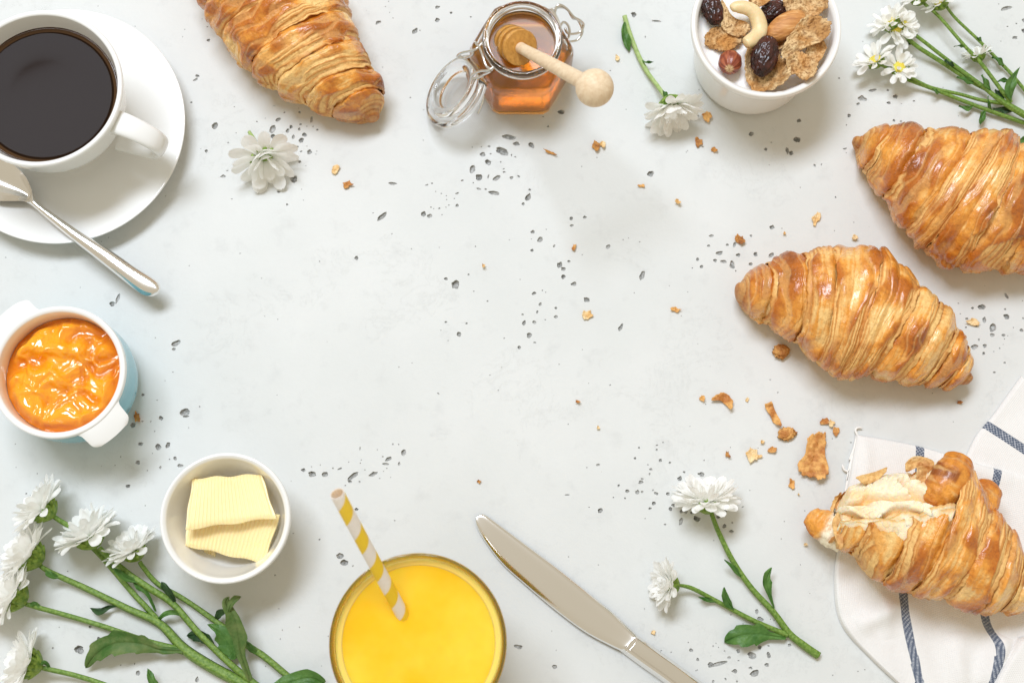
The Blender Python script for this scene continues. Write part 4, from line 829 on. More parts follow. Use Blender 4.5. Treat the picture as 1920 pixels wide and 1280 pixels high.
for ol, lab, tone, cu, z in (([(1541, 809), (1549, 815), (1547, 850), (1551, 884), (1538, 899), (1520, 893), (1502, 890), (1496, 868), (1510, 850), (1513, 822), (1528, 813)], 'largest amber flake of crust lying left of the napkin', 'o', .007, .003),
    ([(1332, 750), (1347, 738), (1360, 736), (1373, 750), (1370, 768), (1362, 760), (1350, 751)], 'crescent shaped orange flake left of the long flake', 'o', .003, .002),
    ([(1434, 760), (1446, 754), (1453, 768), (1461, 785), (1464, 800), (1452, 793), (1442, 775)], 'long narrow orange flake below the whole croissant', 'o', .003, .002)):
    o = thin_flake('pastry_flake', ol, z, 'flake_crumb', cf_t(tone), base=P(*ol[0]), th=.0009, curl=cu * .7, seed=ol[0][0] * .1, bumpy=.0016, nr=18, k=8, rag=.12); tag(o, lab, 'flake', 'larger pastry flakes on the table')
# ------------------------------------------------------------------ muesli bowl
MZ = 0.060
mc = P(1437.5, 48, MZ); mr = 141.5 * mpp(1437, 48, MZ)
prof = rprof([(0, .002), (mr * .66, .002), (mr * .70, .0004), (mr * .76, .0006), (mr * .80, .006), (mr * .90, .042), (mr * .925, .049), (mr * .985, .052), (mr, MZ - .003), (mr * .99, MZ - .0006), (mr * .955, MZ), (mr * .905, MZ - .002), (mr * .87, .048), (mr * .78, .008), (mr * .7, .006), (0, .006)], .003, 6)
V, Fc = lathe(prof, 144, (mc[0], mc[1], 0))
tag(mk('muesli_bowl', V, Fc, MAT['china2'], base=(mc[0], mc[1], 0)), 'white ramekin bowl filled with yogurt and muesli', 'bowl')
yz = 0.0495; yr = mr * .882
nr, na = 40, 120; rr_ = np.linspace(0, 1, nr)[:, None] * np.ones((1, na)); aa = np.linspace(0, 2 * PI, na, endpoint=False)[None] * np.ones((nr, 1))
X, Y = rr_ * yr * np.cos(aa), rr_ * yr * np.sin(aa); q = np.stack([X, Y, X * 0], -1)
Z = yz + .0009 * pn(q * 70, 2) + .0012 * sstep(.93, 1, rr_)
tag(mk('yogurt', np.stack([mc[0] + X, mc[1] + Y, Z], -1).reshape(-1, 3), gfaces(nr, na, wv=True), MAT['yogurt'], base=(mc[0], mc[1], yz)), 'white yogurt filling the muesli bowl under the cereal', 'yogurt')
def cf_bran(V, sd):
    a = fbm(V * 120 + sd, 3, 3); b = pn(V * 700 + sd, 7)
    c = mixc((.52, .27, .09), (.82, .58, .30), sstep(-.3, .3, a)); c = mixc(c, (.24, .10, .03), sstep(.10, .4, b) * .7); c = mixc(c, (.66, .30, .07), sstep(.0, .4, fbm(V * 60 + sd * 2, 4)) * .6)
    return c, np.full(len(V), .3)
for k, (ol, z, cu, lab) in enumerate([
    ([(1352, 5), (1372, 30), (1400, 45), (1404, 62), (1385, 72), (1358, 58), (1350, 40)], .0535, .004, 'bran flake curled under the cashew'),
    ([(1322, 70), (1336, 54), (1362, 50), (1384, 62), (1390, 80), (1376, 92), (1358, 98), (1338, 92), (1324, 86)], .0515, .003, 'bran flake soaked in yogurt at the left, above the hazelnut'),
    ([(1470, 14), (1480, -14), (1515, -24), (1548, -4), (1551, 12), (1536, 28), (1508, 32), (1484, 30)], .057, .004, 'bran flake behind the almond at the bowl rim'),
    ([(1496, 45), (1510, 34), (1535, 31), (1554, 40), (1556, 56), (1547, 76), (1520, 88), (1498, 96), (1478, 108), (1466, 112), (1466, 94), (1478, 70)], .0625, .009, 'largest orange brown bran flake leaning right of the almond'),
    ([(1510, 95), (1530, 80), (1546, 80), (1549, 94), (1534, 118), (1518, 122)], .0575, .004, 'small bran flake tucked below the largest flake'),
    ([(1473, 118), (1490, 100), (1512, 102), (1528, 120), (1528, 138), (1512, 152), (1494, 143), (1478, 134)], .0605, .006, 'bran flake at the lower right, nearest the bowl rim'),
    ([(1396, 102), (1412, 96), (1430, 104), (1452, 100), (1472, 116), (1478, 142), (1466, 166), (1442, 176), (1414, 172), (1398, 150), (1392, 124)], .0525, .012, 'cupped bran flake cradling the raisin at the front'),
    ([(1402, 4), (1420, -8), (1445, -2), (1438, 8), (1416, 14)], .060, .003, 'bran flake at the top behind the cashew'),
    ([(1450, 72), (1470, 70), (1474, 84), (1462, 96), (1448, 88)], .0535, .003, 'bran flake piece showing below the almond')]):
    o = thin_flake('bran_flake', ol, z, 'flake', cf_bran, base=P(*ol[0], z), th=.0013, curl=cu, seed=k * 2.3 + 1, bumpy=.0021, nr=22, k=16, rag=.10); tag(o, lab, 'cereal flake', 'bran flakes in the muesli bowl')
def ellip(name, ctr, dirv, L, W, H, dfun, mat, label, cat, group=None, nu=60, nv=72, colf=None):
    x = np.array(dirv, float); x /= np.linalg.norm(x); zz = np.array((0, 0, 1.0)); y = np.cross(zz, x); y /= np.linalg.norm(y); zz = np.cross(x, y)
    la = np.linspace(-PI / 2, PI / 2, nu)[:, None] * np.ones((1, nv)); lo = np.linspace(0, 2 * PI, nv, endpoint=False)[None] * np.ones((nu, 1))
    u = np.stack([np.sin(la), np.cos(la) * np.cos(lo), np.cos(la) * np.sin(lo)], -1)
    d = dfun(u, la, lo); p = u * d[..., None] * np.array((L, W, H))
    Wd = np.asarray(ctr) + p[..., :1] * x + p[..., 1:2] * y + p[..., 2:3] * zz
    col = None if colf is None else colf(u, la, lo).reshape(-1, 3)
    o = mk(name, Wd.reshape(-1, 3), gfaces(nu, nv, wv=True), MAT[mat], base=ctr, col=col); tag(o, label, cat, group); return o
def wr(sd):
    def f(u, la, lo):
        r = 1 - np.abs(pn(u * np.array((1.6, 3.4, 3.4)) + sd, 2)) * 1.5; r2 = 1 - np.abs(pn(u * np.array((3, 6, 6)) + sd, 5)) * 1.5
        return .90 + .15 * sstep(.2, 1, r) + .06 * r2 + .06 * pn(u * 1.4 + sd, 7)
    return f
S_ = mpp(1432, 106, .06)
for x, y, z, dv, l, w, sd, lab in ((1434, 106, .062, (.30, 1, .12), 37, 23, 1.1, 'large dark wrinkled raisin lying on the cupped flake at the front'), (1336, 18, .0555, (-.25, 1, 0), 29, 19, 4.7, 'dark raisin at the upper left rim of the bowl'), (1449, 22, .0545, (.9, .6, 0), 26, 19, 8.2, 'dark raisin half hidden between cashew and almond')):
    ellip('raisin', P(x, y, z), dv, l * S_, w * S_, w * .85 * S_, wr(sd), 'raisin', lab, 'raisin', 'raisins in the muesli bowl', 80, 96)
alm = lambda u, la, lo: (1 - .16 * u[..., 0] - .0 * la) * (1 + .02 * pn(np.stack([u[..., 0] * 1.2, np.cos(lo) * 7, np.sin(lo) * 7], -1), 3))
ellip('almond', P(1479, 45, .0605), (.80, .52, .1), 42 * S_, 23 * S_, 15 * S_, alm, 'almond', 'whole brown almond behind the largest bran flake', 'almond')
def hz(u, la, lo): return 1 + .16 * np.clip(u[..., 0] - .8, 0, 1) * 5 * .35 + .02 * np.cos(lo * 9)
def hcol(u, la, lo):
    s = pn(np.stack([u[..., 0] * 1.5, np.cos(lo) * 5, np.sin(lo) * 5], -1), 3)
    return mixc(mixc((.22, .045, .022), (.42, .12, .055), sstep(-.3, .4, s)), (.62, .42, .22), sstep(.90, .985, u[..., 0] + .03 * s))
ellip('hazelnut', P(1369, 117, .0555), (-.15, -.62, .5), 25 * S_, 22 * S_, 22 * S_, hz, 'hazelnut', 'round red brown hazelnut floating at the lower left of the yogurt', 'hazelnut', colf=hcol)
cp = [(1372, 20), (1380, 14), (1398, 15), (1414, 24), (1423, 42), (1424, 60), (1414, 73), (1402, 80), (1396, 83)]
ctr = spline([P(a, b, .0615 + .001 * math.sin(i)) for i, (a, b) in enumerate(cp)], 60); s = np.linspace(0, 1, 60)
r = np.interp(s, [0, .06, .2, .5, .8, .94, 1], [3, 9.5, 12.5, 14.8, 14.2, 11, 3.5]) * S_; V, F = tube(ctr, r, 28, .85)
tag(mk('cashew', V, F, MAT['cashew'], base=ctr[30]), 'pale curved cashew lying on the muesli', 'cashew')

# ------------------------------------------------------------------ honey jar, honey, dipper
hc = P(976, 139, 0); HZ = .0585; ha = 97 * mpp(976, 139, 0)          # hexagon corner radius
hr = 75.5 * mpp(977, 66, HZ)                                          # round mouth
jar = thing('honey_jar', hc, 'small hexagonal glass clip jar of honey with its lid swung open', 'jar')
def rows(pr, hx, seg=5, r=.002):
    """rounded profile with the hexagon amount interpolated by arc position"""
    q = np.array(rprof([(a, b) for a, b in pr], r, seg)); d = np.array(pr)
    hxs = [hx[int(np.argmin(np.linalg.norm(d - p, axis=1)))] for p in q]
    return q, hxs
pr = [(0, .0008), (ha * .90, .0003), (ha * .985, .003), (ha, .006), (ha, .037), (ha * .93, .044), (hr * .94, .0495), (hr * .93, .0515), (hr, .0535), (hr, .0568), (hr * .96, HZ), (hr * .87, HZ - .001), (hr * .82, .053), (hr * .83, .049), (ha * .85, .042), (ha * .92, .036), (ha * .92, .008), (ha * .86, .0045), (0, .0042)]
hx = [1, 1, 1, 1, 1, .9, .15, 0, 0, 0, 0, 0, 0, .1, .9, 1, 1, 1, 1]
q, hxs = rows(pr, hx); V, F = lathe(q, 192, (hc[0], hc[1], 0), hxs); mk('glass_body', V, F, MAT['glass'], jar)
pr = [(0, .0041), (ha * .86, .0043), (ha * .922, .008), (ha * .922, .0355), (ha * .856, .0418), (hr * .842, .0468), (hr * .82, .0466), (0, .0466)]
q, hxs = rows(pr, [1, 1, 1, 1, .9, .15, .05, 0], 4, .0012); V, F = lathe(q, 192, (hc[0], hc[1], 0), hxs)
tag(mk('honey', V, F, MAT['honey'], base=(hc[0], hc[1], .0041)), 'amber honey filling the hexagonal glass jar', 'honey')
# lid
lc = P(857, 172, .0195); nrm = np.array((-.94 * math.sin(rad(44)), .30 * math.sin(rad(44)), math.cos(rad(44)))); nrm /= np.linalg.norm(nrm)
xa = np.cross((0, 1, 0), nrm); xa /= np.linalg.norm(xa); ya = np.cross(nrm, xa); AX = np.stack([xa, ya, nrm], 1)
lr = 74 * mpp(857, 172, .02)
pr = rprof([(0, -.004), (lr * .80, -.004), (lr * .9, -.0035), (lr, -.001), (lr, .0022), (lr * .93, .0035), (lr * .80, .0030), (lr * .77, .0015), (lr * .74, .0058), (lr * .66, .0064), (lr * .58, .0058), (lr * .52, .0012), (lr * .40, .0003), (0, .0003)], .0014, 5)
V, F = lathe(pr, 128, lc, None, AX); lid = mk('lid', V, F, MAT['glass'], jar)
def wire(name, pts, r, par, n=40): V, F = tube(spline(pts, n), r, 8); return mk(name, V, F, MAT['wire'], par)
wr_ = .0008
# neck ring and hinge loops
ring = [(hc[0] + hr * .965 * math.cos(t), hc[1] + hr * .965 * math.sin(t), .0515) for t in np.linspace(0, 2 * PI, 73)]
V, F = tube(ring, wr_, 8, caps=False); mk('neck_wire', V, F, MAT['wire'], jar)
def Q(a, b, z): return tuple(P(a, b, z))
wire('hinge_wire', [Q(905, 80, .052), Q(893, 92, .052), Q(880, 96, .049), Q(864, 100, .045), Q(858, 107, .041), Q(870, 109, .042), Q(884, 104, .047), Q(888, 96, .050)], wr_, jar, 60)
wire('hinge_wire', [Q(926, 126, .052), Q(915, 132, .051), Q(900, 134, .047), Q(886, 140, .042), Q(884, 147, .039), Q(896, 146, .041), Q(908, 140, .046), Q(920, 134, .050)], wr_, jar, 60)
wire('lid_wire', [Q(862, 105, .042), Q(880, 118, .040), Q(896, 140, .036), Q(906, 165, .030), Q(905, 190, .024), Q(896, 214, .017)], wr_, jar, 50)
wire('lid_wire', [Q(804, 204, .006), Q(806, 216, .004), Q(814, 228, .003), Q(823, 236, .003), Q(828, 233, .003)], wr_, jar, 40)
wire('hinge_wire', [Q(890, 78, .054), Q(900, 92, .053), Q(906, 108, .052), Q(912, 124, .052), Q(924, 132, .051)], wr_, jar, 40)
wire('clasp_wire', [Q(1040, 26, .052), Q(1044, 12, .054), Q(1052, 10, .054), Q(1064, 18, .052), Q(1076, 32, .049), Q(1090, 40, .045), Q(1094, 48, .042), Q(1088, 60, .040), Q(1074, 64, .041), Q(1064, 62, .043), Q(1060, 54, .046)], wr_, jar, 90)
wire('clasp_wire', [Q(1036, 18, .053), Q(1050, 14, .050), Q(1064, 18, .046), Q(1074, 34, .040), Q(1084, 38, .036), Q(1092, 58, .031), Q(1084, 74, .029), Q(1070, 78, .030), Q(1060, 76, .033)], wr_, jar, 90)
wire('clasp_wire', [Q(1050, 50, .050), Q(1056, 42, .049), Q(1064, 46, .047), Q(1068, 58, .044), Q(1066, 70, .041), Q(1058, 74, .041), Q(1052, 66, .046), Q(1050, 56, .050)], wr_, jar, 60)
wire('clasp_wire', [Q(1032, 16, .0545), Q(1042, 30, .0535), Q(1050, 50, .0525), Q(1052, 70, .0515)], wr_, jar, 40)
# dipper
KN, DD = P(1115, 165, .122), P(978, 91, .0545); dv = (KN - DD) / np.linalg.norm(KN - DD); Ld = np.linalg.norm(KN - DD)
xa = np.cross((0, 0, 1), dv); xa /= np.linalg.norm(xa); ya = np.cross(dv, xa); AX = np.stack([xa, ya, dv], 1)
dip = thing('honey_dipper', DD, 'wooden honey dipper with a round knob standing in the honey jar', 'honey dipper')
R1 = 34.5 * mpp(977, 90, .054)
pr = [(0, -.0272), (R1 * .55, -.0272), (R1 * .74, -.0258)]
for k in range(4):
    z_ = -.0252 + k * .0067; Rk = R1 * (.86, .95, 1.0, 1.0)[k]
    pr += [(Rk * .97, z_ + .0001), (Rk, z_ + .0005), (Rk, z_ + .0036), (Rk * .97, z_ + .0040), (R1 * .5, z_ + .0042), (R1 * .5, z_ + .0066)]
pr = pr[:-2] + [(R1 * .3, -.0012), (0, -.0012)]
V, F = lathe(pr, 96, DD, None, AX); mk('dipper_head', V, F, MAT['wood_wet'], dip, sharp=40)
kr = 36.0 * mpp(1115, 165, .122); hr1, hr2 = 12.0 * mpp(985, 100, .06), 19 * mpp(1080, 150, .11)
V, F = lathe([(0, -.002), (hr1 * .92, -.002), (hr1 * .88, .003), (hr1 * 1.0, Ld * .25), (hr1 * 1.12, Ld * .6), (hr1 * 1.2, Ld - kr * .8), (hr1 * 1.3, Ld - kr * .6), (0, Ld - kr * .6)], 48, DD, None, AX); mk('handle', V, F, MAT['wood'], dip, sharp=50)
V, F = lathe([(kr * math.cos(t), kr * math.sin(t)) for t in np.linspace(-PI / 2, PI / 2, 40)], 72, KN, None, AX); mk('knob', V, F, MAT['wood'], dip)
# ------------------------------------------------------------------ flowers
def petal_mesh(k):
    nu, nv = 12, 7; V = []; w0 = (.185, .17, .20, .18, .165, .205)[k]; bend = (.10, .22, .02, -.12, .30, -.05)[k]
    for i in range(nu):
        t = i / (nu - 1); w = w0 * (.34 + .66 * math.sin(min(1, t * 1.18) * PI / 2)) * (math.sqrt(max(0.0, 1 - ((t - .72) / .285) ** 2)) if t > .72 else 1)
        for j in range(nv):
            y = j / (nv - 1) * 2 - 1; tip = t - (.035 * (1 - abs(y)) if t > .9 else 0)
            V.append((tip, y * w, bend * t * t + .22 * w * (y * y) * 1.3 - .03 * math.cos(y * 6) * t * .35 + .02 * math.sin(t * 7 + k)))
    me = bpy.data.meshes.new('petal'); me.from_pydata(V, [], gfaces(nu, nv)); me.materials.append(MAT['petal']); me.shade_smooth(); return me
PET = [petal_mesh(k) for k in range(6)]
def bract_cup(R):
    parts = [lathe([(0, -.50 * R), (.13 * R, -.50 * R), (.30 * R, -.42 * R), (.42 * R, -.22 * R), (.45 * R, 0), (.3 * R, .03 * R), (0, .05 * R)], 24)]
    for row, (n, z0, z1, r0, r1, w) in enumerate(((8, -.52, -.18, .16, .47, .17), (11, -.40, .06, .33, .52, .16))):
        for k in range(n):
            a = 2 * PI * (k + .5 * row) / n + random.uniform(-.1, .1); V = []; j = random.uniform(.9, 1.15)
            for i in range(7):
                t = i / 6; wd = w * math.sin(PI * min(1, .18 + .82 * t)) ** .7 * (1 if t < .98 else .15); r = r0 + (r1 - r0) * math.sin(t * PI / 2) * j; z = z0 + (z1 - z0) * t * j
                for s_ in (-1, -.5, 0, .5, 1):
                    aa = a + s_ * wd / max(r, .2); rr2 = (r + (.04 + .05 * t) * (1 - s_ * s_) + .10 * max(0, t - .75)) * R; V.append((rr2 * math.cos(aa), rr2 * math.sin(aa), z * R))
            parts.append((np.array(V), gfaces(7, 5)))
    return join(parts)
def head(parent, px, py, z, n, rpx, rings, disc=True, cal='calyx', seed=0, wide=1.12):
    """n: facing direction, x right / y up / z towards the viewer; rings: (count, angle from n, length)"""
    rs = random.Random(seed + int(px)); c = P(px, py, z); R = rpx * mpp(px, py, z); n = Vector(n).normalized()
    V, F = lathe([(.45, -.10), (.44, .04), (.33, .12), (.16, .17), (0, .18)] if disc else [(.42, -.1), (.38, .02), (0, .05)], 28)
    h = bpy.data.meshes.new('flower_head'); h.from_pydata((V * R * .85).tolist(), [], F); h.materials.append(MAT['disc'] if disc else MAT['calyx']); h.shade_smooth()
    ho = bpy.data.objects.new('flower_head', h); C.objects.link(ho); ho.parent = parent
    ho.location = Vector(c - ORG[parent.name]); ho.rotation_mode = 'QUATERNION'
    ho.rotation_quaternion = n.to_track_quat('Z', 'Y')
    V, F = bract_cup(R * .98); me = bpy.data.meshes.new('calyx'); me.from_pydata(V.tolist(), [], F); me.materials.append(MAT[cal]); me.shade_smooth()
    co = bpy.data.objects.new('calyx', me); C.objects.link(co); co.parent = ho
    for cnt, ang, ln in rings:
        off = rs.uniform(0, 6)
        for k in range(cnt):
            a = off + 2 * PI * k / cnt + rs.uniform(-.13, .13); e = rad(ang + rs.uniform(-9, 9)); L = R * ln * rs.uniform(.86, 1.1)
            x = Vector((math.sin(e) * math.cos(a), math.sin(e) * math.sin(a), math.cos(e))); u = Vector((-math.cos(e) * math.cos(a), -math.cos(e) * math.sin(a), math.sin(e)))
            y = u.cross(x); tw = rs.uniform(-.25, .25); y, u = y * math.cos(tw) + u * math.sin(tw), u * math.cos(tw) - y * math.sin(tw)
            p = bpy.data.objects.new('petal', PET[rs.randrange(6)]); C.objects.link(p); p.parent = ho
            root = Vector((math.cos(a), math.sin(a), 0)) * R * .30 * math.sin(e)
            M = Matrix((x * L, y * L * wide, u * L)).transposed().to_4x4(); M.translation = root; p.matrix_local = M
            # keep the petal above the table
            Wm = Matrix.Translation(Vector(c)) @ ho.rotation_quaternion.to_matrix().to_4x4() @ M
            lowz = min((Wm @ Vector(q)).z for q in ((1, 0, 0), (.8, .17, 0), (.8, -.17, 0)))
            if lowz < .0006:
                d_ = Vector((Wm @ Vector((1, 0, 0))) - Wm.translation); q = Wm.translation
                d2 = Vector((d_.x, d_.y, min(d_.z, 0) * 0 + max(.0012 - q.z, -q.z + .001))).normalized() * d_.length
                rot = d_.normalized().rotation_difference(d2.normalized()).to_matrix().to_4x4()
                Wn = Matrix.Translation(q) @ rot @ Matrix.Translation(-q) @ Wm
                p.matrix_local = (Matrix.Translation(Vector(c)) @ ho.rotation_quaternion.to_matrix().to_4x4()).inverted() @ Wn
    return ho
def stem(parent, pts, rpx, mat='stem', n=60, ridge=.15):
    """pts: (px, py, z)"""
    ctr = spline([P(a, b, z) for a, b, z in pts], n); s = mpp(pts[0][0], pts[0][1], .005)
    V, F = tube(ctr, np.interp(np.linspace(0, 1, n), np.linspace(0, 1, len(rpx)), rpx) * s * .74, 15, ridge=ridge)
    return mk('stem', V, F, MAT[mat], parent)
def leaf(parent, pts, wl, wr2, mat='leaf', teeth=0, td=.25, fold=.35, n=44, z_edge=0.0, label=None):
    """midrib (px, py, z) from base to tip with left/right half widths in px"""
    s = np.linspace(0, 1, n); mid = spline([P(a, b, z) for a, b, z in pts], n); sc_ = mpp(pts[0][0], pts[0][1], .005)
    t_ = np.gradient(mid, axis=0); t_[:, 2] = 0; t_ /= np.linalg.norm(t_, axis=1)[:, None]; nrm = np.stack([-t_[:, 1], t_[:, 0], t_[:, 0] * 0], -1)
    V = []; A = np.interp(s, np.linspace(0, 1, len(wl)), wl) * sc_; B = np.interp(s, np.linspace(0, 1, len(wr2)), wr2) * sc_
    if teeth:
        saw = ((s * teeth) % 1.0); saw = np.where(saw < .8, saw / .8, (1 - saw) / .2); k = 1 - td + td * saw; A = A * k; B = B * k
    vs = (-1, -.75, -.5, -.25, -.06, 0, .06, .25, .5, .75, 1)
    for lay in (0, 1):
        for i in range(n):
            for v in vs:
                w = A[i] * v if v > 0 else B[i] * v
                sweep = -abs(v) ** 2 * .10 * (A[i] + B[i]) * 0
                p = mid[i] + nrm[i] * w; p = p + t_[i] * (abs(w) * .35)
                ribs = .00018 * math.sin((s[i] * 9 - abs(v) * 1.3) * 2 * PI) * abs(v)
                p[2] += fold * abs(w) - (.0005 if v == 0 else 0) + ribs + .0012 * math.sin(s[i] * 9 + v * 2) * abs(v) + z_edge * abs(v) - lay * .00035
                p[2] = max(p[2], .0003); V.append(p)
    m_ = n * len(vs); F = gfaces(n, len(vs)); F += [tuple(i + m_ for i in f[::-1]) for f in F]
    o = mk('leaf', V, F, MAT[mat], parent)
    if label: o['label'] = label
    return o
W_, Wn_, T_ = [0, 5, 10, 9, 5, 0], [0, 3, 6, 6, 3, 0], [2, 2, 6, 8, 7, 0]
MUM = [(19, 84, 1.0), (18, 70, .98), (16, 54, .92), (12, 36, .80), (7, 18, .62)]
MUM2 = [(18, 96, .98), (19, 78, 1.0), (17, 60, .94), (13, 40, .80), (7, 20, .62)]
FG = 'white chrysanthemum flowers lying on the table'
# top middle single flower
f = thing('chrysanthemum', P(1262, 200), 'single cut white flower with a long pale stem between honey jar and muesli bowl', 'flower', FG)
stem(f, [(1171, 30, .003), (1180, 60, .003), (1197, 104, .003), (1214, 136, .0035), (1232, 160, .006), (1252, 188, .012)], [5.5, 5, 5.5, 4.6, 5], 'stem_pale')
leaf(f, [(1170, 42, .004), (1170, 60, .004), (1174, 78, .003), (1180, 97, .002)], [2, 6, 9, 7, 0], [1, 5, 7, 5, 0], 'leaf')
leaf(f, [(1204, 114, .004), (1212, 117, .006), (1225, 116, .006)], [1, 3, 1.5, 0], [1, 3, 1.5, 0], 'leaf'); leaf(f, [(1252, 186, .012), (1247, 176, .013), (1243, 170, .013)], [1, 4, 3, 0], [1, 4, 3, 0], 'leaf')
head(f, 1260, 202, .0135, (.22, -.93, .16), 47, MUM, False, 'calyx', 1)
# loose head with a short stalk
f = thing('chrysanthemum', P(500, 310), 'loose white flower head with a short stalk below the top left croissant', 'flower', FG)
stem(f, [(467, 247, .004), (476, 262, .006), (490, 288, .010)], [4, 5.5, 6.5], 'stem_pale', 20)
head(f, 497, 296, .0125, (.22, -.80, .34), 47, [(10, 100, 1.1), (10, 76, 1.15), (9, 52, 1.05), (6, 28, .85)], False, 'calyx', 2, 1.45)
# lower right sprig with two heads
f = thing('chrysanthemum', P(1440, 1130), 'small sprig with two white flowers at the lower right, between knife and napkin', 'flower', FG)
stem(f, [(1331, 952, .012), (1340, 978, .010), (1350, 1002, .007), (1374, 1050, .005), (1408, 1100, .004), (1450, 1146, .004), (1480, 1186, .004), (1508, 1209, .004), (1535, 1228, .003)], [5, 5.5, 6, 6.5, 7.5, 8.5, 9.5])
stem(f, [(1268, 1096, .011), (1284, 1098, .009), (1302, 1104, .007), (1340, 1124, .004), (1375, 1143, .004), (1420, 1166, .004), (1478, 1190, .004)], [3.5, 5, 5, 5.5, 6.5])
leaf(f, [(1390, 1082, .005), (1376, 1064, .008), (1358, 1048, .010)], [1, 5, 4, 0], [1, 4, 3, 0], 'leaf')
leaf(f, [(1452, 1140, .005), (1441, 1108, .008), (1438, 1086, .010), (1447, 1063, .010)], [2, 3, 8, 9, 0], [2, 4, 10, 5, 0], 'leaf')
leaf(f, [(1376, 1142, .005), (1364, 1126, .009), (1358, 1100, .013)], [1, 8, 9, 0], [1, 6, 5, 0], 'leaf')
leaf(f, [(1344, 1127, .004), (1328, 1124, .005), (1309, 1118, .006)], [1, 4, 4, 0], [1, 4, 3, 0], 'leaf')
leaf(f, [(1474, 1194, .004), (1445, 1191, .005), (1420, 1188, .006), (1385, 1192, .006), (1358, 1203, .002)], [6, 7, 22, 25, 16, 0], [5, 6, 20, 22, 18, 0], 'leaf', 4, .25, .15)
head(f, 1326, 936, .0145, (-.08, .84, .42), 51, MUM2, False, 'calyx', 3)
head(f, 1254, 1096, .0125, (-.93, .06, .30), 39, MUM, False, 'calyx', 4)
# lower left bunch
f = thing('chrysanthemum', P(330, 1200), 'thickest branching stem of the lower left bunch, bearing three white flowers', 'flower', FG)
stem(f, [(74, 1058, .013), (84, 1066, .012), (112, 1080, .009), (165, 1104, .006), (241, 1141, .006), (299, 1168, .006), (344, 1214, .006), (395, 1248, .006), (457, 1281, .006), (520, 1318, .005)], [5, 6, 7, 8, 10, 13, 13.5, 14])
stem(f, [(98, 966, .014), (112, 975, .013), (137, 992, .011), (182, 1034, .006), (220, 1077, .005), (250, 1112, .005), (272, 1135, .005), (296, 1162, .005)], [5.5, 6, 6, 6.5, 7])
stem(f, [(44, 1130, .012), (60, 1135, .011), (90, 1143, .008), (137, 1156, .005), (190, 1172, .005), (234, 1187, .005), (285, 1204, .005), (344, 1219, .006)], [5, 6, 6, 6.5, 9])
leaf(f, [(344, 1218, .008), (300, 1217, .010), (262, 1206, .013), (215, 1206, .013), (180, 1226, .010), (161, 1252, .005)], [6, 9, 24, 24, 15, 0], [5, 7, 20, 26, 20, 0], 'leaf_dry', 5, .3, .3, label='large leaf with a browned curled edge')
leaf(f, [(220, 1136, .006), (205, 1137, .006), (188, 1144, .005), (168, 1139, .004)], [1, 4, 9, 0], [1, 3, 5, 0], 'leaf_dark'); leaf(f, [(112, 1082, .010), (98, 1078, .012), (84, 1068, .013)], [1, 6, 6, 0], [1, 6, 5, 0], 'leaf')
leaf(f, [(76, 1138, .010), (66, 1132, .012), (56, 1130, .013)], [1, 6, 6, 0], [1, 5, 4, 0], 'leaf'); leaf(f, [(296, 1162, .006), (308, 1152, .009), (326, 1148, .010), (344, 1157, .008)], [2, 6, 5, 0], [2, 4, 4, 0], 'leaf')
leaf(f, [(292, 1146, .006), (276, 1112, .009), (262, 1100, .010), (248, 1090, .010)], [1, 5, 6, 0], [1, 4, 4, 0], 'leaf')
head(f, 80, 952, .0155, (-.66, .52, .36), 50, MUM, False, 'calyx', 5); head(f, 55, 1040, .015, (-.72, .50, .36), 54, MUM, False, 'calyx', 6); head(f, 24, 1116, .0145, (-.78, .42, .36), 54, MUM2, False, 'calyx', 7)
f = thing('chrysanthemum', P(330, 1130), 'straight stem of the lower left bunch with the most upright white flower in its middle', 'flower', FG)
stem(f, [(186, 1026, .014), (200, 1040, .013), (241, 1075, .011), (282, 1103, .010), (323, 1130, .009), (371, 1184, .009), (430, 1242, .009), (478, 1281, .008), (540, 1330, .008)], [6, 7, 8, 8, 7.5, 8, 8])
leaf(f, [(262, 1090, .011), (240, 1084, .014), (224, 1072, .016), (212, 1064, .016)], [2, 7, 6, 0], [2, 6, 4, 0], 'leaf'); leaf(f, [(328, 1128, .010), (318, 1112, .015), (308, 1098, .017), (302, 1090, .016)], [2, 7, 6, 0], [2, 7, 5, 0], 'leaf_dark')
leaf(f, [(470, 1275, .010), (452, 1226, .014), (447, 1190, .018), (440, 1160, .021), (424, 1130, .023), (430, 1118, .024)], [4, 8, 12, 20, 10, 6, 0], [4, 7, 18, 12, 8, 7, 0], 'leaf_dry', 0, .2, .5, label='withered twisted leaf standing above the stems')
leaf(f, [(428, 1150, .022), (432, 1134, .025), (442, 1122, .026), (452, 1118, .024)], [2, 7, 6, 0], [2, 6, 5, 0], 'leaf_dry')
head(f, 166, 1002, .0165, (-.42, .68, .40), 54, MUM, False, 'calyx', 8)
f = thing('chrysanthemum', P(450, 1190), 'stem of the lower left bunch running nearest the butter bowl with a smaller white flower', 'flower', FG)
stem(f, [(262, 1052, .011), (268, 1062, .010), (296, 1094, .006), (344, 1122, .005), (399, 1160, .005), (467, 1211, .006), (498, 1232, .006), (557, 1281, .006), (620, 1330, .006)], [5, 5.5, 6, 6, 7.5, 8, 7.5, 7.5])
leaf(f, [(402, 1214, .006), (385, 1196, .006), (366, 1190, .005), (350, 1192, .003)], [3, 14, 11, 0], [3, 12, 12, 0], 'leaf_dark', 3)
leaf(f, [(440, 1236, .007), (428, 1206, .009), (414, 1186, .011), (388, 1170, .012)], [6, 22, 20, 6, 0], [6, 26, 26, 12, 0], 'leaf', 3, .2, .12)
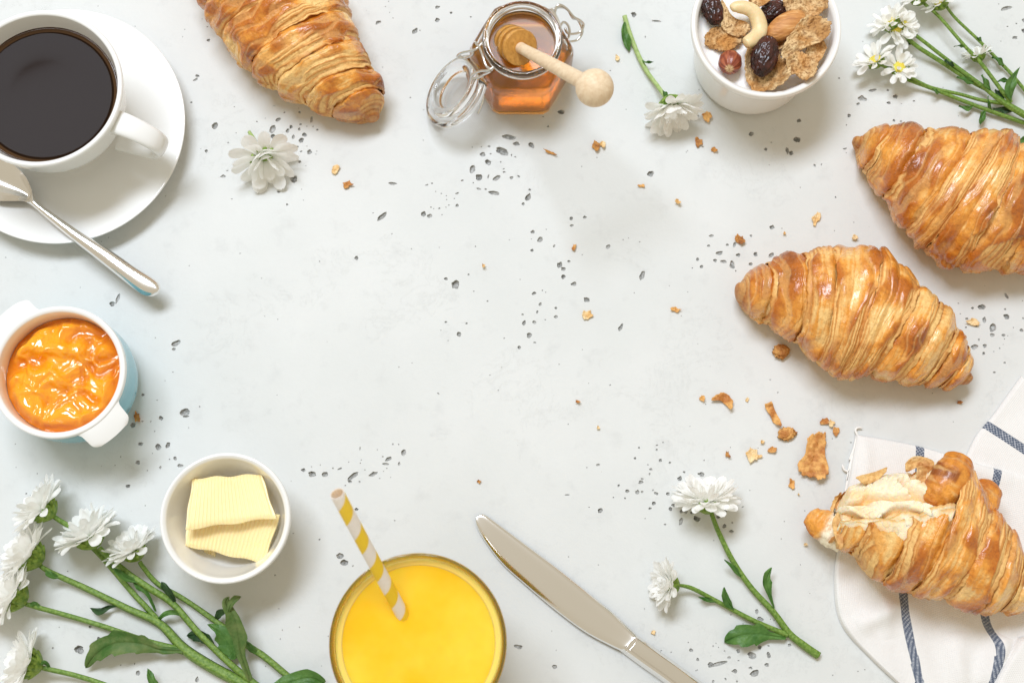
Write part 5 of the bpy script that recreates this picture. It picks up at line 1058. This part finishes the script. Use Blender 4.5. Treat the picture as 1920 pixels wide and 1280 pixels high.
leaf(f, [(484, 1226, .006), (470, 1214, .012), (462, 1202, .015)], [2, 7, 5, 0], [2, 7, 5, 0], 'leaf'); leaf(f, [(500, 1300, .007), (540, 1280, .010), (580, 1270, .011), (608, 1280, .008)], [8, 18, 16, 4], [8, 24, 22, 4], 'leaf', 3, .15, .2)
leaf(f, [(404, 1160, .006), (412, 1150, .012), (424, 1144, .016)], [3, 9, 6, 0], [3, 7, 5, 0], 'leaf_dark')
head(f, 249, 1030, .013, (-.42, .66, .44), 44, MUM, False, 'calyx', 9)
f = thing('chrysanthemum', P(130, 1265), 'lowest stem of the lower left bunch with a white flower at the bottom corner', 'flower', FG)
stem(f, [(76, 1250, .012), (88, 1253, .011), (137, 1264, .008), (186, 1279, .006), (240, 1300, .005)], [5, 6, 6, 6.5])
leaf(f, [(300, 1292, .006), (286, 1276, .009), (276, 1252, .009)], [3, 9, 5, 0], [3, 8, 7, 0], 'leaf'); leaf(f, [(92, 1252, .011), (86, 1243, .014), (74, 1240, .016)], [1, 5, 4, 0], [1, 5, 4, 0], 'leaf')
head(f, 52, 1243, .014, (-.82, .22, .36), 52, MUM, False, 'calyx', 10)
# upper right bunch
f = thing('chrysanthemum', P(1850, 170), 'branching flower stem of the upper right bunch with several small white flowers', 'flower', FG)
stem(f, [(1730, 2, .012), (1736, 10, .012), (1762, 33, .012), (1809, 87, .012), (1837, 116, .011), (1875, 166, .010), (1896, 193, .009)], [3.5, 3.8, 4, 4.5, 5])
stem(f, [(1670, 38, .013), (1690, 48, .012), (1729, 76, .010), (1779, 115, .008), (1837, 158, .008), (1867, 182, .008), (1894, 200, .008), (1930, 222, .008), (1990, 262, .008)], [4, 4.2, 4.5, 5.5, 8, 8.5])
stem(f, [(1694, 64, .011), (1719, 87, .009), (1766, 117, .006), (1819, 151, .006), (1852, 168, .007)], [4.5, 5, 5.5, 6])
stem(f, [(1692, 136, .010), (1725, 155, .007), (1751, 166, .005), (1800, 177, .005), (1840, 188, .006), (1880, 194, .007)], [3, 4, 4, 4.5])
for pts, wl, wr2, mt in (([(1826, 156, .007), (1812, 150, .009), (1794, 144, .009)], [2, 6, 5, 0], [2, 5, 4, 0], 'leaf'), ([(1858, 168, .009), (1848, 154, .012), (1841, 140, .013)], [2, 6, 4, 0], [2, 5, 4, 0], 'leaf'),
    ([(1896, 190, .010), (1893, 168, .014), (1900, 148, .016), (1912, 126, .016)], [2, 8, 10, 5, 0], [2, 10, 9, 4, 0], 'leaf'), ([(1892, 150, .010), (1880, 151, .010), (1870, 153, .009)], [1, 4, 3, 0], [1, 4, 3, 0], 'leaf'), ([(1900, 208, .006), (1880, 206, .004), (1862, 204, .003)], [3, 7, 5, 0], [3, 5, 4, 0], 'leaf_dark'),
    ([(1860, 206, .009), (1854, 194, .014), (1853, 180, .016)], [1, 3, 2, 0], [1, 3, 2, 0], 'leaf'), ([(1772, 112, .010), (1780, 118, .012), (1790, 124, .011)], [1, 4, 3, 0], [1, 4, 3, 0], 'leaf_dark'), ([(1808, 88, .012), (1800, 86, .014), (1789, 87, .015)], [1, 1.6, 1.2, 0], [1, 1.6, 1.2, 0], 'leaf'), ([(1884, 186, .008), (1872, 176, .007), (1866, 168, .006)], [2, 7, 5, 0], [2, 6, 5, 0], 'leaf_dark'), ([(1712, 84, .009), (1706, 80, .008), (1700, 76, .007)], [1, 4, 3, 0], [1, 4, 3, 0], 'leaf_dark')):
    leaf(f, pts, wl, wr2, mt, n=24)
SM = [(9, 84, 1.0), (9, 66, .95), (6, 44, .8)]
head(f, 1668, 40, .014, (-.55, .55, .5), 34, SM, True, 'calyx', 11); head(f, 1681, 52, .0125, (.2, -.1, .95), 34, SM, True, 'calyx', 12); head(f, 1697, 44, .013, (.35, .35, .8), 24, SM, True, 'calyx', 19)
head(f, 1722, -6, .014, (-.4, .6, .6), 32, SM, True, 'calyx', 13); head(f, 1686, 126, .0115, (-.1, .15, .95), 31, SM, True, 'calyx', 14); head(f, 1834, 104, .0075, (-.3, .86, .35), 25, SM, False, 'calyx', 15)
f = thing('chrysanthemum', P(1860, 105), 'thin stem of the upper right bunch nearest the top right corner', 'flower', FG)
stem(f, [(1773, 10, .011), (1791, 34, .009), (1832, 73, .006), (1856, 97, .004), (1879, 121, .004), (1897, 140, .004), (1925, 174, .004), (1970, 230, .004)], [3.2, 3.5, 3.8, 4, 4.2])
leaf(f, [(1883, 122, .005), (1874, 114, .008), (1860, 107, .008)], [2, 6, 4, 0], [2, 5, 4, 0], 'leaf', n=24); leaf(f, [(1842, 79, .005), (1837, 73, .008), (1832, 70, .008)], [1, 3, 2, 0], [1, 3, 2, 0], 'leaf', n=16)
head(f, 1762, 4, .0125, (-.5, .6, .4), 30, SM, True, 'calyx', 16)
f = thing('chrysanthemum', P(1800, 190), 'lowest stem of the upper right bunch, just above the glossy croissant', 'flower', FG)
stem(f, [(1650, 121, .010), (1672, 132, .009), (1696, 147, .007), (1751, 168, .005), (1802, 188, .004), (1852, 207, .004), (1925, 232, .004), (1990, 252, .004)], [3.5, 4, 4, 4.5, 5, 6])
leaf(f, [(1824, 199, .005), (1812, 204, .006), (1798, 198, .006)], [1, 5, 4, 0], [1, 5, 4, 0], 'leaf', n=24); leaf(f, [(1846, 208, .005), (1842, 218, .006), (1838, 234, .004)], [2, 7, 5, 0], [2, 6, 4, 0], 'leaf', n=24); leaf(f, [(1930, 258, .005), (1918, 264, .005), (1904, 270, .004)], [2, 7, 5, 0], [2, 7, 4, 0], 'leaf', n=24); leaf(f, [(1762, 172, .006), (1756, 172, .008), (1748, 166, .008)], [1, 4, 3, 0], [1, 4, 3, 0], 'leaf', n=16)
head(f, 1640, 112, .0125, (-.45, .45, .55), 33, SM, True, 'calyx', 17)
